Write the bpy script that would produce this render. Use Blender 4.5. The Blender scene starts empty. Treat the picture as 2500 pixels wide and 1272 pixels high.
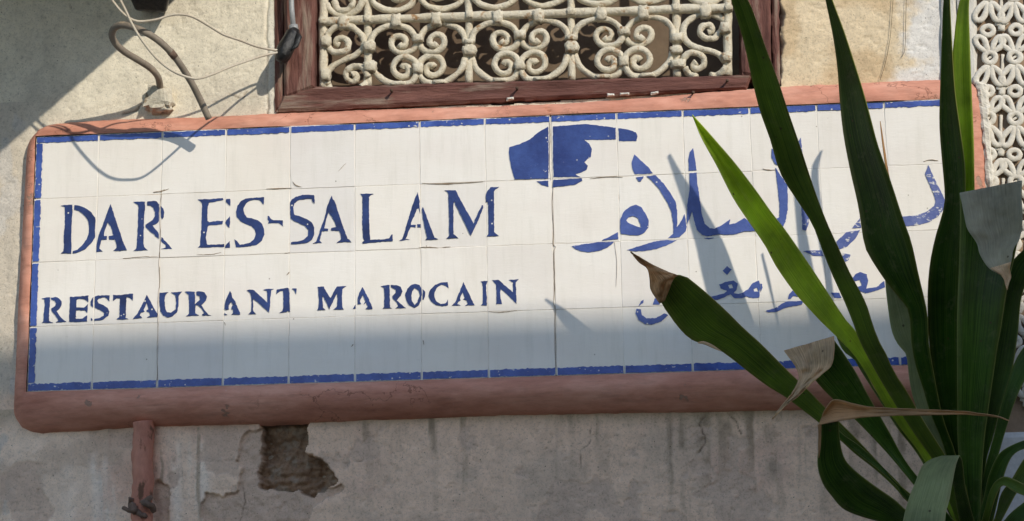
import bpy, math, random
import numpy as np
from mathutils import Vector, Matrix
from mathutils.geometry import tessellate_polygon
random.seed(7)

# ------------------------------------------------------------------ camera
SC = bpy.context.scene
COL = SC.collection
TILE_D = 0.030                      # tile face stands this far in front of the wall plane (wall: y = 0, street: -y)
CAM = Vector((1.43285, -4.03442 - TILE_D, 1.6208))
PITCH, YAW, ROLL, FPX = 0.208014, -0.0807637, -0.0185951, 4500.0
f_ = Vector((math.sin(YAW)*math.cos(PITCH), math.cos(YAW)*math.cos(PITCH), math.sin(PITCH)))
r_ = Vector((math.cos(YAW), -math.sin(YAW), 0.0))
u_ = r_.cross(f_)
R_ = math.cos(ROLL)*r_ + math.sin(ROLL)*u_
U_ = -math.sin(ROLL)*r_ + math.cos(ROLL)*u_
cam_data = bpy.data.cameras.new('camera'); cam = bpy.data.objects.new('camera', cam_data); COL.objects.link(cam)
M = Matrix(((R_.x, U_.x, -f_.x, CAM.x), (R_.y, U_.y, -f_.y, CAM.y), (R_.z, U_.z, -f_.z, CAM.z), (0, 0, 0, 1)))
cam.matrix_world = M
cam_data.sensor_fit = 'HORIZONTAL'; cam_data.sensor_width = 36.0
cam_data.lens = FPX/2500.0*36.0
cam_data.clip_start = 0.05; cam_data.clip_end = 3000
SC.camera = cam

# ------------------------------------------------------------------ sky and sun
SUN = Vector((0.80, -1.0, 0.70)).normalized()       # towards the sun
world = bpy.data.worlds.new('World'); SC.world = world; world.use_nodes = True
wn = world.node_tree.nodes; wl = world.node_tree.links
sky = wn.new('ShaderNodeTexSky'); sky.sky_type = 'NISHITA'; sky.sun_disc = False; sky.ozone_density = 1.6; sky.dust_density = 0.4
sky.sun_elevation = math.asin(SUN.z); sky.sun_rotation = math.atan2(SUN.x, SUN.y)
bg = wn['Background']; bg.inputs['Strength'].default_value = 0.15
wl.new(sky.outputs['Color'], bg.inputs['Color'])
sd = bpy.data.lights.new('sun', 'SUN'); sun = bpy.data.objects.new('sun', sd); COL.objects.link(sun)
sd.energy = 2.4; sd.angle = math.radians(0.5); sd.color = (1.0, 0.915, 0.77)
sun.rotation_euler = SUN.to_track_quat('Z', 'Y').to_euler(); sun.location = (4, -5, 8)
SC.view_settings.view_transform = 'Standard'; SC.view_settings.look = 'None'
SC.view_settings.gamma = 1.0; SC.view_settings.exposure = 0.45; SC.view_settings.use_curve_mapping = False
SC.cycles.max_bounces = 6

# ------------------------------------------------------------------ helpers
def P(px, py, d=0.0):
    """point on the plane d metres in front of the wall that the photo shows at pixel (px, py)"""
    dr = f_ + R_*((px-1250.0)/FPX) + U_*((636.0-py)/FPX)
    t = (-d - CAM.y)/dr.y
    return CAM + dr*t
def proj_np(x, y, z):
    dx, dy, dz = x-CAM.x, y-CAM.y, z-CAM.z
    k = dx*f_.x + dy*f_.y + dz*f_.z
    return (1250+FPX*(dx*R_.x+dy*R_.y+dz*R_.z)/k, 636-FPX*(dx*U_.x+dy*U_.y+dz*U_.z)/k)
PXM = 1.0/1112.0                    # metres for one photo pixel near the wall

def _hash(ix, iy, s):
    h = (ix.astype(np.int64)*374761393 + iy.astype(np.int64)*668265263 + s*974634777) & 0xffffffff
    h = ((h ^ (h >> 13))*1274126177) & 0xffffffff
    return ((h ^ (h >> 16)) & 0xffffff)/float(0xffffff)
def vn(x, y, s=0):
    x = np.asarray(x, float); y = np.asarray(y, float)
    ix, iy = np.floor(x), np.floor(y); fx, fy = x-ix, y-iy
    fx = fx*fx*(3-2*fx); fy = fy*fy*(3-2*fy)
    a, b, c, d = _hash(ix, iy, s), _hash(ix+1, iy, s), _hash(ix, iy+1, s), _hash(ix+1, iy+1, s)
    return (a*(1-fx)+b*fx)*(1-fy)+(c*(1-fx)+d*fx)*fy
def fbm(x, y, o=4, s=0):
    t = 0; a = 0.5; n = 0
    for k in range(o):
        t = t + a*vn(x*2**k, y*2**k, s+k*17); n += a; a *= 0.5
    return t/n                       # 0..1
def sstep(a, b, x):
    t = np.clip((x-a)/(b-a), 0, 1); return t*t*(3-2*t)
def inpoly(px, py, poly):
    c = np.zeros(px.shape, bool); n = len(poly)
    for i in range(n):
        (x1, y1), (x2, y2) = poly[i], poly[(i+1) % n]
        if y1 == y2: continue
        m = ((y1 > py) != (y2 > py)) & (px < (x2-x1)*(py-y1)/(y2-y1)+x1)
        c ^= m
    return c

def put(o, parent):
    COL.objects.link(o)
    if parent is not None:
        o.parent = parent
        o.matrix_parent_inverse = Matrix.Translation(-Vector(parent['_at'])) if '_at' in parent else Matrix.Identity(4)
    return o
def mk(name, V, F, mat, parent=None, smooth=False, uv=None, col=None):
    me = bpy.data.meshes.new(name)
    me.from_pydata([tuple(v) for v in V], [], [tuple(f) for f in F]); me.validate()
    if mat: me.materials.append(mat)
    if smooth:
        me.polygons.foreach_set('use_smooth', [True]*len(me.polygons))
    if uv is not None:
        l = me.uv_layers.new(name='UVMap')
        li = np.empty(len(me.loops), np.int32); me.loops.foreach_get('vertex_index', li)
        l.data.foreach_set('uv', np.asarray(uv, np.float32)[li].ravel())
    if col is not None:
        a = me.color_attributes.new('col', 'FLOAT_COLOR', 'POINT')
        a.data.foreach_set('color', np.asarray(col, np.float32).ravel())
    me.update()
    return put(bpy.data.objects.new(name, me), parent)
def thing(name, at, label, cat, group=None):
    o = bpy.data.objects.new(name, None); o.empty_display_size = 0.05; COL.objects.link(o)
    o.location = at; o['_at'] = tuple(at); o['label'] = label; o['category'] = cat
    if group: o['group'] = group
    return o
def tag(o, label, cat, group=None):
    o['label'] = label; o['category'] = cat
    if group: o['group'] = group
    return o
def struct(o):
    o['kind'] = 'structure'; return o
def box(name, a, b, mat, parent=None, bevel=0.0):
    x0, y0, z0 = a; x1, y1, z1 = b
    V = [(x0,y0,z0),(x1,y0,z0),(x1,y1,z0),(x0,y1,z0),(x0,y0,z1),(x1,y0,z1),(x1,y1,z1),(x0,y1,z1)]
    F = [(3,2,1,0),(4,5,6,7),(0,1,5,4),(1,2,6,5),(2,3,7,6),(3,0,4,7)]
    o = mk(name, V, F, mat, parent)
    if bevel:
        m = o.modifiers.new('bevel', 'BEVEL'); m.width = bevel; m.segments = 2
    return o
def crom(pts, n, closed=False):
    """Catmull-Rom through pts, resampled evenly to n points"""
    p = np.array(pts, float)
    if closed: q = np.vstack([p[-1], p, p[0], p[1]])
    else: q = np.vstack([2*p[0]-p[1], p, 2*p[-1]-p[-2]])
    out = []
    for i in range(1, len(q)-2):
        for t in np.linspace(0, 1, 12, endpoint=False):
            a, b, c, d = q[i-1], q[i], q[i+1], q[i+2]
            out.append(0.5*((2*b)+(c-a)*t+(2*a-5*b+4*c-d)*t*t+(3*b-a-3*c+d)*t**3))
    out.append(q[-2]); out = np.array(out)
    return resample(out, n)
def resample(pts, n):
    p = np.array(pts, float)
    s = np.concatenate([[0], np.cumsum(np.linalg.norm(np.diff(p, axis=0), axis=1))])
    t = np.linspace(0, s[-1], n)
    return np.stack([np.interp(t, s, p[:, k]) for k in range(p.shape[1])], 1)
def tube(name, pts, rad, mat, parent=None, sides=10, rough=0.0, closed=False, flat=1.0, seed=0, caps=True):
    """round bar along 3D points; rad a number or one per point; rough = lumpiness as a share of the radius"""
    p = [Vector(q) for q in pts]; n = len(p); V = []; F = []
    rad = [rad]*n if not hasattr(rad, '__len__') else list(rad)
    RW = None
    if rough:
        ii, kk = np.meshgrid(np.arange(n), np.arange(sides), indexing='ij')
        RW = 1+rough*2*(fbm(ii*0.45+seed*3.1, kk*0.8+seed, 2, int(seed))-0.5)
    nrm = None
    for i in range(n):
        if closed: t = (p[(i+1) % n]-p[i-1]).normalized()
        else: t = (p[min(i+1, n-1)]-p[max(i-1, 0)]).normalized()
        if nrm is None:
            nrm = Vector((0, -1, 0)); 
            if abs(nrm.dot(t)) > 0.95: nrm = Vector((1, 0, 0))
        nrm = (nrm - t*nrm.dot(t)).normalized(); b = t.cross(nrm)
        for k in range(sides):
            a = 2*math.pi*k/sides
            w = RW[i, k] if rough else 1.0
            V.append(p[i]+(nrm*math.cos(a)*flat+b*math.sin(a))*rad[i]*w)
    m = n if closed else n-1
    for i in range(m):
        j = (i+1) % n
        for k in range(sides):
            l = (k+1) % sides
            F.append((i*sides+k, i*sides+l, j*sides+l, j*sides+k))
    if not closed and caps:
        F.append(tuple(reversed(range(sides)))); F.append(tuple(range((n-1)*sides, n*sides)))
    return mk(name, V, F, mat, parent, True)
def slab(name, quad, d1, d0, mat, parent=None, step=0.008, amp=0.0, freq=40, seed=0, aniso=(1, 1), edge=0.0, rnd=0.004):
    """board: pixel corners (top-left, top-right, bottom-right, bottom-left) taken at depth d1, worn front, back at depth d0"""
    c = [P(x, y, d1) for x, y in quad]
    w = ((c[1]-c[0]).length+(c[2]-c[3]).length)/2; h = ((c[3]-c[0]).length+(c[2]-c[1]).length)/2
    nu, nv = max(3, int(w/step)), max(3, int(h/step))
    u, v = np.meshgrid(np.linspace(0, 1, nu+1), np.linspace(0, 1, nv+1))
    C = [np.array(q) for q in c]
    X = ((1-u)*(1-v))[..., None]*C[0]+(u*(1-v))[..., None]*C[1]+(u*v)[..., None]*C[2]+((1-u)*v)[..., None]*C[3]
    n1 = fbm(X[..., 0]*freq*aniso[0], X[..., 2]*freq*aniso[1], 4, seed)-0.5
    e = np.minimum(np.minimum(u*w, (1-u)*w), np.minimum(v*h, (1-v)*h))
    X[..., 1] += -n1*2*amp + np.where(e < rnd, (rnd-e)**2/rnd, 0)
    if edge:
        je = (fbm(X[..., 0]*60, X[..., 2]*60, 3, seed+5)-0.5)*2*edge
        X[..., 0] += np.where((u == 0) | (u == 1), je, 0); X[..., 2] += np.where((v == 0) | (v == 1), je, 0)
    V = X.reshape(-1, 3).tolist(); W = nu+1
    F = [(i*W+j, (i+1)*W+j, (i+1)*W+j+1, i*W+j+1) for i in range(nv) for j in range(nu)]
    rim = [j for j in range(W)]+[i*W+nu for i in range(1, nv+1)]+[nv*W+j for j in range(nu-1, -1, -1)]+[i*W for i in range(nv-1, 0, -1)]
    b = len(V)
    for k in rim: V.append((V[k][0], -d0, V[k][2]))
    L = len(rim)
    for k in range(L):
        l = (k+1) % L; F.append((rim[k], rim[l], b+l, b+k))
    F.append(tuple(b+k for k in reversed(range(L))))
    return mk(name, V, F, mat, parent, False)

# ------------------------------------------------------------------ materials
def nodes(name):
    m = bpy.data.materials.new(name); m.use_nodes = True
    nt = m.node_tree; return m, nt, nt.nodes, nt.links, nt.nodes['Principled BSDF']
def ramp(N, stops):
    r = N.new('ShaderNodeValToRGB'); e = r.color_ramp.elements
    while len(e) < len(stops): e.new(0.5)
    for k, (p, c) in enumerate(stops):
        e[k].position = p; e[k].color = (c[0], c[1], c[2], 1) if hasattr(c, '__len__') else (c, c, c, 1)
    return r
def tex(N, L, kind, scale, co, detail=5, rough=0.6, mapscale=None):
    if mapscale:
        mp = N.new('ShaderNodeMapping'); mp.inputs['Scale'].default_value = mapscale; L.new(co, mp.inputs[0]); co = mp.outputs[0]
    if kind == 'noise':
        t = N.new('ShaderNodeTexNoise'); t.inputs['Detail'].default_value = detail; t.inputs['Roughness'].default_value = rough
    else:
        t = N.new('ShaderNodeTexVoronoi')
        if kind == 'edge': t.feature = 'DISTANCE_TO_EDGE'
    t.inputs['Scale'].default_value = scale; L.new(co, t.inputs['Vector']); return t
def mixc(N, L, fac, a, b, mode='MIX'):
    x = N.new('ShaderNodeMix'); x.data_type = 'RGBA'; x.blend_type = mode
    for s, v in ((0, fac), (6, a), (7, b)):
        if isinstance(v, (int, float)): x.inputs[s].default_value = v
        elif isinstance(v, tuple): x.inputs[s].default_value = (*v, 1) if len(v) == 3 else v
        else: L.new(v, x.inputs[s])
    return x.outputs[2]
def bump(N, L, B, h, strength, dist):
    b = N.new('ShaderNodeBump'); b.inputs['Strength'].default_value = strength; b.inputs['Distance'].default_value = dist
    L.new(h, b.inputs['Height']); L.new(b.outputs[0], B.inputs['Normal']); return b
def aged(name, c1, c2, scale=12, rough=0.8, fine=140, bst=0.4, bd=0.002, spots=None, spot_t=(0.62, 0.7), spot_scale=30, maps=None, vcol=False, spec=0.3):
    """two-tone worn surface with fine relief and optional spots of another colour"""
    m, nt, N, L, B = nodes(name)
    co = N.new('ShaderNodeTexCoord').outputs['Object']
    a = tex(N, L, 'noise', scale, co, 8, 0.65, maps)
    rp = ramp(N, [(0.3, c1), (0.7, c2)]); L.new(a.outputs[0], rp.inputs[0]); c = rp.outputs[0]
    if vcol:
        at = N.new('ShaderNodeAttribute'); at.attribute_name = 'col'
        c = mixc(N, L, 1.0, at.outputs['Color'], c, 'MULTIPLY')
    g = tex(N, L, 'noise', fine, co, 6, 0.7, maps)
    gr = ramp(N, [(0.3, 0.82), (0.65, 1.0)]); L.new(g.outputs[0], gr.inputs[0])
    c = mixc(N, L, 1.0, c, gr.outputs[0], 'MULTIPLY')
    if spots:
        s = tex(N, L, 'noise', spot_scale, co, 5, 0.6, maps)
        sr = ramp(N, [(spot_t[0], 0.0), (spot_t[1], 1.0)]); L.new(s.outputs[0], sr.inputs[0])
        c = mixc(N, L, sr.outputs[0], c, spots)
    L.new(c, B.inputs['Base Color'])
    B.inputs['Roughness'].default_value = rough; B.inputs['Specular IOR Level'].default_value = spec
    h = N.new('ShaderNodeMath'); h.operation = 'ADD'; L.new(a.outputs[0], h.inputs[0]); L.new(g.outputs[0], h.inputs[1])
    bump(N, L, B, h.outputs[0], bst, bd)
    return m
def plaster_mat():
    m, nt, N, L, B = nodes('aged_plaster')
    co = N.new('ShaderNodeTexCoord').outputs['Object']
    at = N.new('ShaderNodeAttribute'); at.attribute_name = 'col'
    a = tex(N, L, 'noise', 26, co, 9, 0.72); ar = ramp(N, [(0.30, 0.84), (0.62, 1.08)]); L.new(a.outputs[0], ar.inputs[0])
    c = mixc(N, L, 1.0, at.outputs['Color'], ar.outputs[0], 'MULTIPLY')
    g = tex(N, L, 'noise', 260, co, 5, 0.75); gr = ramp(N, [(0.34, 0.55), (0.46, 1.0)]); L.new(g.outputs[0], gr.inputs[0])
    c = mixc(N, L, 0.8, c, gr.outputs[0], 'MULTIPLY')
    k = tex(N, L, 'noise', 95, co, 4, 0.7); kr = ramp(N, [(0.34, 0.72), (0.48, 1.0)]); L.new(k.outputs[0], kr.inputs[0])
    c = mixc(N, L, 0.6, c, kr.outputs[0], 'MULTIPLY')
    sc = tex(N, L, 'noise', 48, co, 6, 0.6, (1, 1, 4.5)); scr = ramp(N, [(0.69, 0.0), (0.72, 0.6)]); L.new(sc.outputs[0], scr.inputs[0])
    c = mixc(N, L, scr.outputs[0], c, (0.22, 0.17, 0.13))
    # dark pin holes and short hairlines
    v = tex(N, L, 'voronoi', 42, co); vr = ramp(N, [(0.035, 0.0), (0.06, 1.0)]); L.new(v.outputs[0], vr.inputs[0])
    c = mixc(N, L, vr.outputs[0], (0.10, 0.085, 0.07), c)
    L.new(c, B.inputs['Base Color']); B.inputs['Roughness'].default_value = 0.93; B.inputs['Specular IOR Level'].default_value = 0.15
    h = N.new('ShaderNodeMath'); h.operation = 'ADD'; L.new(a.outputs[0], h.inputs[0]); L.new(g.outputs[0], h.inputs[1])
    h2 = N.new('ShaderNodeMath'); h2.operation = 'ADD'; L.new(h.outputs[0], h2.inputs[0]); L.new(k.outputs[0], h2.inputs[1])
    bump(N, L, B, h2.outputs[0], 0.45, 0.0025)
    return m
def pink_mat():
    m, nt, N, L, B = nodes('salmon_lime_paint')
    co = N.new('ShaderNodeTexCoord').outputs['Object']
    a = tex(N, L, 'noise', 9, co, 9, 0.72, (0.5, 1, 1.7)); ar = ramp(N, [(0.30, (0.46, 0.195, 0.135)), (0.5, (0.63, 0.30, 0.215)), (0.70, (0.78, 0.42, 0.315))]); L.new(a.outputs[0], ar.inputs[0]); c = ar.outputs[0]
    b = tex(N, L, 'noise', 38, co, 7, 0.7, (0.35, 1, 2.2)); br = ramp(N, [(0.33, 0.70), (0.50, 1.0)]); L.new(b.outputs[0], br.inputs[0])
    c = mixc(N, L, 0.6, c, br.outputs[0], 'MULTIPLY')
    f = tex(N, L, 'noise', 11, co, 8, 0.62); fr = ramp(N, [(0.655, 0.0), (0.67, 1.0)]); L.new(f.outputs[0], fr.inputs[0])      # flaked to the undercoat
    c = mixc(N, L, fr.outputs[0], c, (0.40, 0.25, 0.19))
    w = tex(N, L, 'noise', 55, co, 6, 0.7); wr = ramp(N, [(0.70, 0.0), (0.73, 0.7)]); L.new(w.outputs[0], wr.inputs[0])         # pale scuffs
    c = mixc(N, L, wr.outputs[0], c, (0.74, 0.60, 0.52))
    wn_ = tex(N, L, 'noise', 14, co, 4, 0.6); wa = N.new('ShaderNodeVectorMath'); wa.operation = 'MULTIPLY_ADD'; L.new(wn_.outputs['Color'], wa.inputs[0]); wa.inputs[1].default_value = (0.16, 0.16, 0.16); L.new(co, wa.inputs[2])
    e = tex(N, L, 'edge', 4.0, wa.outputs[0]); er = ramp(N, [(0.002, 0.8), (0.006, 0.0)]); L.new(e.outputs[0], er.inputs[0])
    k = tex(N, L, 'noise', 3.0, co, 2, 0.5); kr = ramp(N, [(0.52, 0.0), (0.58, 0.8)]); L.new(k.outputs[0], kr.inputs[0])
    mm = N.new('ShaderNodeMath'); mm.operation = 'MULTIPLY'; L.new(er.outputs[0], mm.inputs[0]); L.new(kr.outputs[0], mm.inputs[1])
    c = mixc(N, L, mm.outputs[0], c, (0.14, 0.06, 0.04))
    L.new(c, B.inputs['Base Color']); B.inputs['Roughness'].default_value = 0.92; B.inputs['Specular IOR Level'].default_value = 0.08
    h = N.new('ShaderNodeMath'); h.operation = 'SUBTRACT'; L.new(b.outputs[0], h.inputs[0]); L.new(fr.outputs[0], h.inputs[1])
    bump(N, L, B, h.outputs[0], 0.6, 0.003)
    return m
def tile_mat():
    m, nt, N, L, B = nodes('white_glazed_tile')
    co = N.new('ShaderNodeTexCoord').outputs['Object']
    a = tex(N, L, 'noise', 7, co, 6, 0.6); ar = ramp(N, [(0.35, (0.85, 0.805, 0.74)), (0.65, (0.89, 0.85, 0.795))]); L.new(a.outputs[0], ar.inputs[0]); c = ar.outputs[0]
    p = tex(N, L, 'noise', 4.5, co, 3, 0.5, (1, 1, 1.7)); pr = ramp(N, [(0.52, 0.0), (0.75, 0.5)]); L.new(p.outputs[0], pr.inputs[0])
    c = mixc(N, L, pr.outputs[0], c, (0.80, 0.73, 0.68))
    oi = N.new('ShaderNodeObjectInfo'); orr = ramp(N, [(0.0, (0.93, 0.93, 0.95)), (0.35, (1.0, 0.99, 0.97)), (0.7, (1.0, 1.0, 1.0)), (1.0, (0.99, 0.965, 0.93))]); L.new(oi.outputs['Random'], orr.inputs[0])
    c = mixc(N, L, 1.0, c, orr.outputs[0], 'MULTIPLY')
    # faint drip marks, brush streaks and grey scuffs
    d = tex(N, L, 'noise', 9, co, 7, 0.7, (7, 1, 0.7)); dr = ramp(N, [(0.5, 0.0), (0.72, 0.24)]); L.new(d.outputs[0], dr.inputs[0])
    c = mixc(N, L, dr.outputs[0], c, (0.58, 0.55, 0.47))
    s = tex(N, L, 'noise', 30, co, 8, 0.75, (1, 1, 5)); sr = ramp(N, [(0.64, 0.0), (0.72, 0.35)]); L.new(s.outputs[0], sr.inputs[0])
    c = mixc(N, L, sr.outputs[0], c, (0.45, 0.42, 0.37))
    v = tex(N, L, 'voronoi', 17, co); vr = ramp(N, [(0.022, 0.75), (0.035, 0.0)]); L.new(v.outputs[0], vr.inputs[0])
    c = mixc(N, L, vr.outputs[0], c, (0.25, 0.2, 0.15))
    L.new(c, B.inputs['Base Color']); B.inputs['Roughness'].default_value = 0.30; B.inputs['Specular IOR Level'].default_value = 0.5
    w = tex(N, L, 'noise', 22, co, 4, 0.55)
    h = N.new('ShaderNodeMath'); h.operation = 'ADD'; L.new(w.outputs[0], h.inputs[0]); L.new(s.outputs[0], h.inputs[1])
    bump(N, L, B, h.outputs[0], 0.22, 0.0025)
    return m
def paint_mat(name, c1, c2, chip=0.66, white=(0.72, 0.70, 0.66), rough=0.33, scale=24):
    """enamel blue, patchy, with white specks where it has flaked"""
    m, nt, N, L, B = nodes(name)
    co = N.new('ShaderNodeTexCoord').outputs['Object']
    a = tex(N, L, 'noise', scale, co, 9, 0.75); ar = ramp(N, [(0.34, c1), (0.66, c2)]); L.new(a.outputs[0], ar.inputs[0]); c = ar.outputs[0]
    s = tex(N, L, 'noise', 75, co, 6, 0.65, (1, 1, 1.6)); sr = ramp(N, [(chip, 0.0), (chip+0.03, 0.9)]); L.new(s.outputs[0], sr.inputs[0])
    c = mixc(N, L, sr.outputs[0], c, white)
    v = tex(N, L, 'voronoi', 60, co); vr = ramp(N, [(0.10, 0.9), (0.13, 0.0)]); L.new(v.outputs[0], vr.inputs[0])
    k = tex(N, L, 'noise', 9, co, 2, 0.5); kr = ramp(N, [(0.52, 0.0), (0.58, 1.0)]); L.new(k.outputs[0], kr.inputs[0])
    mm = N.new('ShaderNodeMath'); mm.operation = 'MULTIPLY'; L.new(vr.outputs[0], mm.inputs[0]); L.new(kr.outputs[0], mm.inputs[1])
    c = mixc(N, L, mm.outputs[0], c, white)
    L.new(c, B.inputs['Base Color']); B.inputs['Roughness'].default_value = rough; B.inputs['Specular IOR Level'].default_value = 0.5
    bump(N, L, B, s.outputs[0], 0.5, 0.002)
    return m
def leaf_mat(name, dark, light, edge, trans, rough=0.38, spec=0.22):
    m, nt, N, L, B = nodes(name)
    uv = N.new('ShaderNodeTexCoord').outputs['UV']; co = N.new('ShaderNodeTexCoord').outputs['Object']
    st = tex(N, L, 'noise', 1.0, uv, 6, 0.65, (38, 1.2, 1)); sr = ramp(N, [(0.36, dark), (0.64, light)]); L.new(st.outputs[0], sr.inputs[0]); c = sr.outputs[0]
    bl = tex(N, L, 'noise', 9, co, 4, 0.6); br = ramp(N, [(0.35, 0.65), (0.65, 1.15)]); L.new(bl.outputs[0], br.inputs[0])
    c = mixc(N, L, 1.0, c, br.outputs[0], 'MULTIPLY')
    sp = N.new('ShaderNodeSeparateXYZ'); L.new(uv, sp.inputs[0])
    er = ramp(N, [(0.0, 0.9), (0.03, 0.22), (0.16, 0.0), (0.84, 0.0), (0.97, 0.22), (1.0, 0.9)]); L.new(sp.outputs[0], er.inputs[0])  # leaf margin colour, widened inwards as a painted translucent glow
    c = mixc(N, L, er.outputs[0], c, edge)
    ds = tex(N, L, 'noise', 34, co, 7, 0.7); dr = ramp(N, [(0.55, 0.0), (0.75, 0.35)]); L.new(ds.outputs[0], dr.inputs[0])
    c = mixc(N, L, dr.outputs[0], c, tuple(min(1, 0.5*v+0.07) for v in edge))
    sv_ = tex(N, L, 'voronoi', 26, co); svr = ramp(N, [(0.05, 0.8), (0.08, 0.0)]); L.new(sv_.outputs[0], svr.inputs[0])
    c = mixc(N, L, svr.outputs[0], c, (0.06, 0.04, 0.02))
    L.new(c, B.inputs['Base Color']); B.inputs['Roughness'].default_value = rough; B.inputs['Specular IOR Level'].default_value = spec
    b = bump(N, L, B, st.outputs[0], 0.6, 0.002)
    T = N.new('ShaderNodeBsdfTranslucent'); tc = mixc(N, L, 1.0, c, (3.6, 3.2, 1.2), 'MULTIPLY'); L.new(tc, T.inputs['Color'])
    X = N.new('ShaderNodeMixShader'); X.inputs[0].default_value = trans
    L.new(B.outputs[0], X.inputs[1]); L.new(T.outputs[0], X.inputs[2]); L.new(X.outputs[0], N['Material Output'].inputs['Surface'])
    return m

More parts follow.
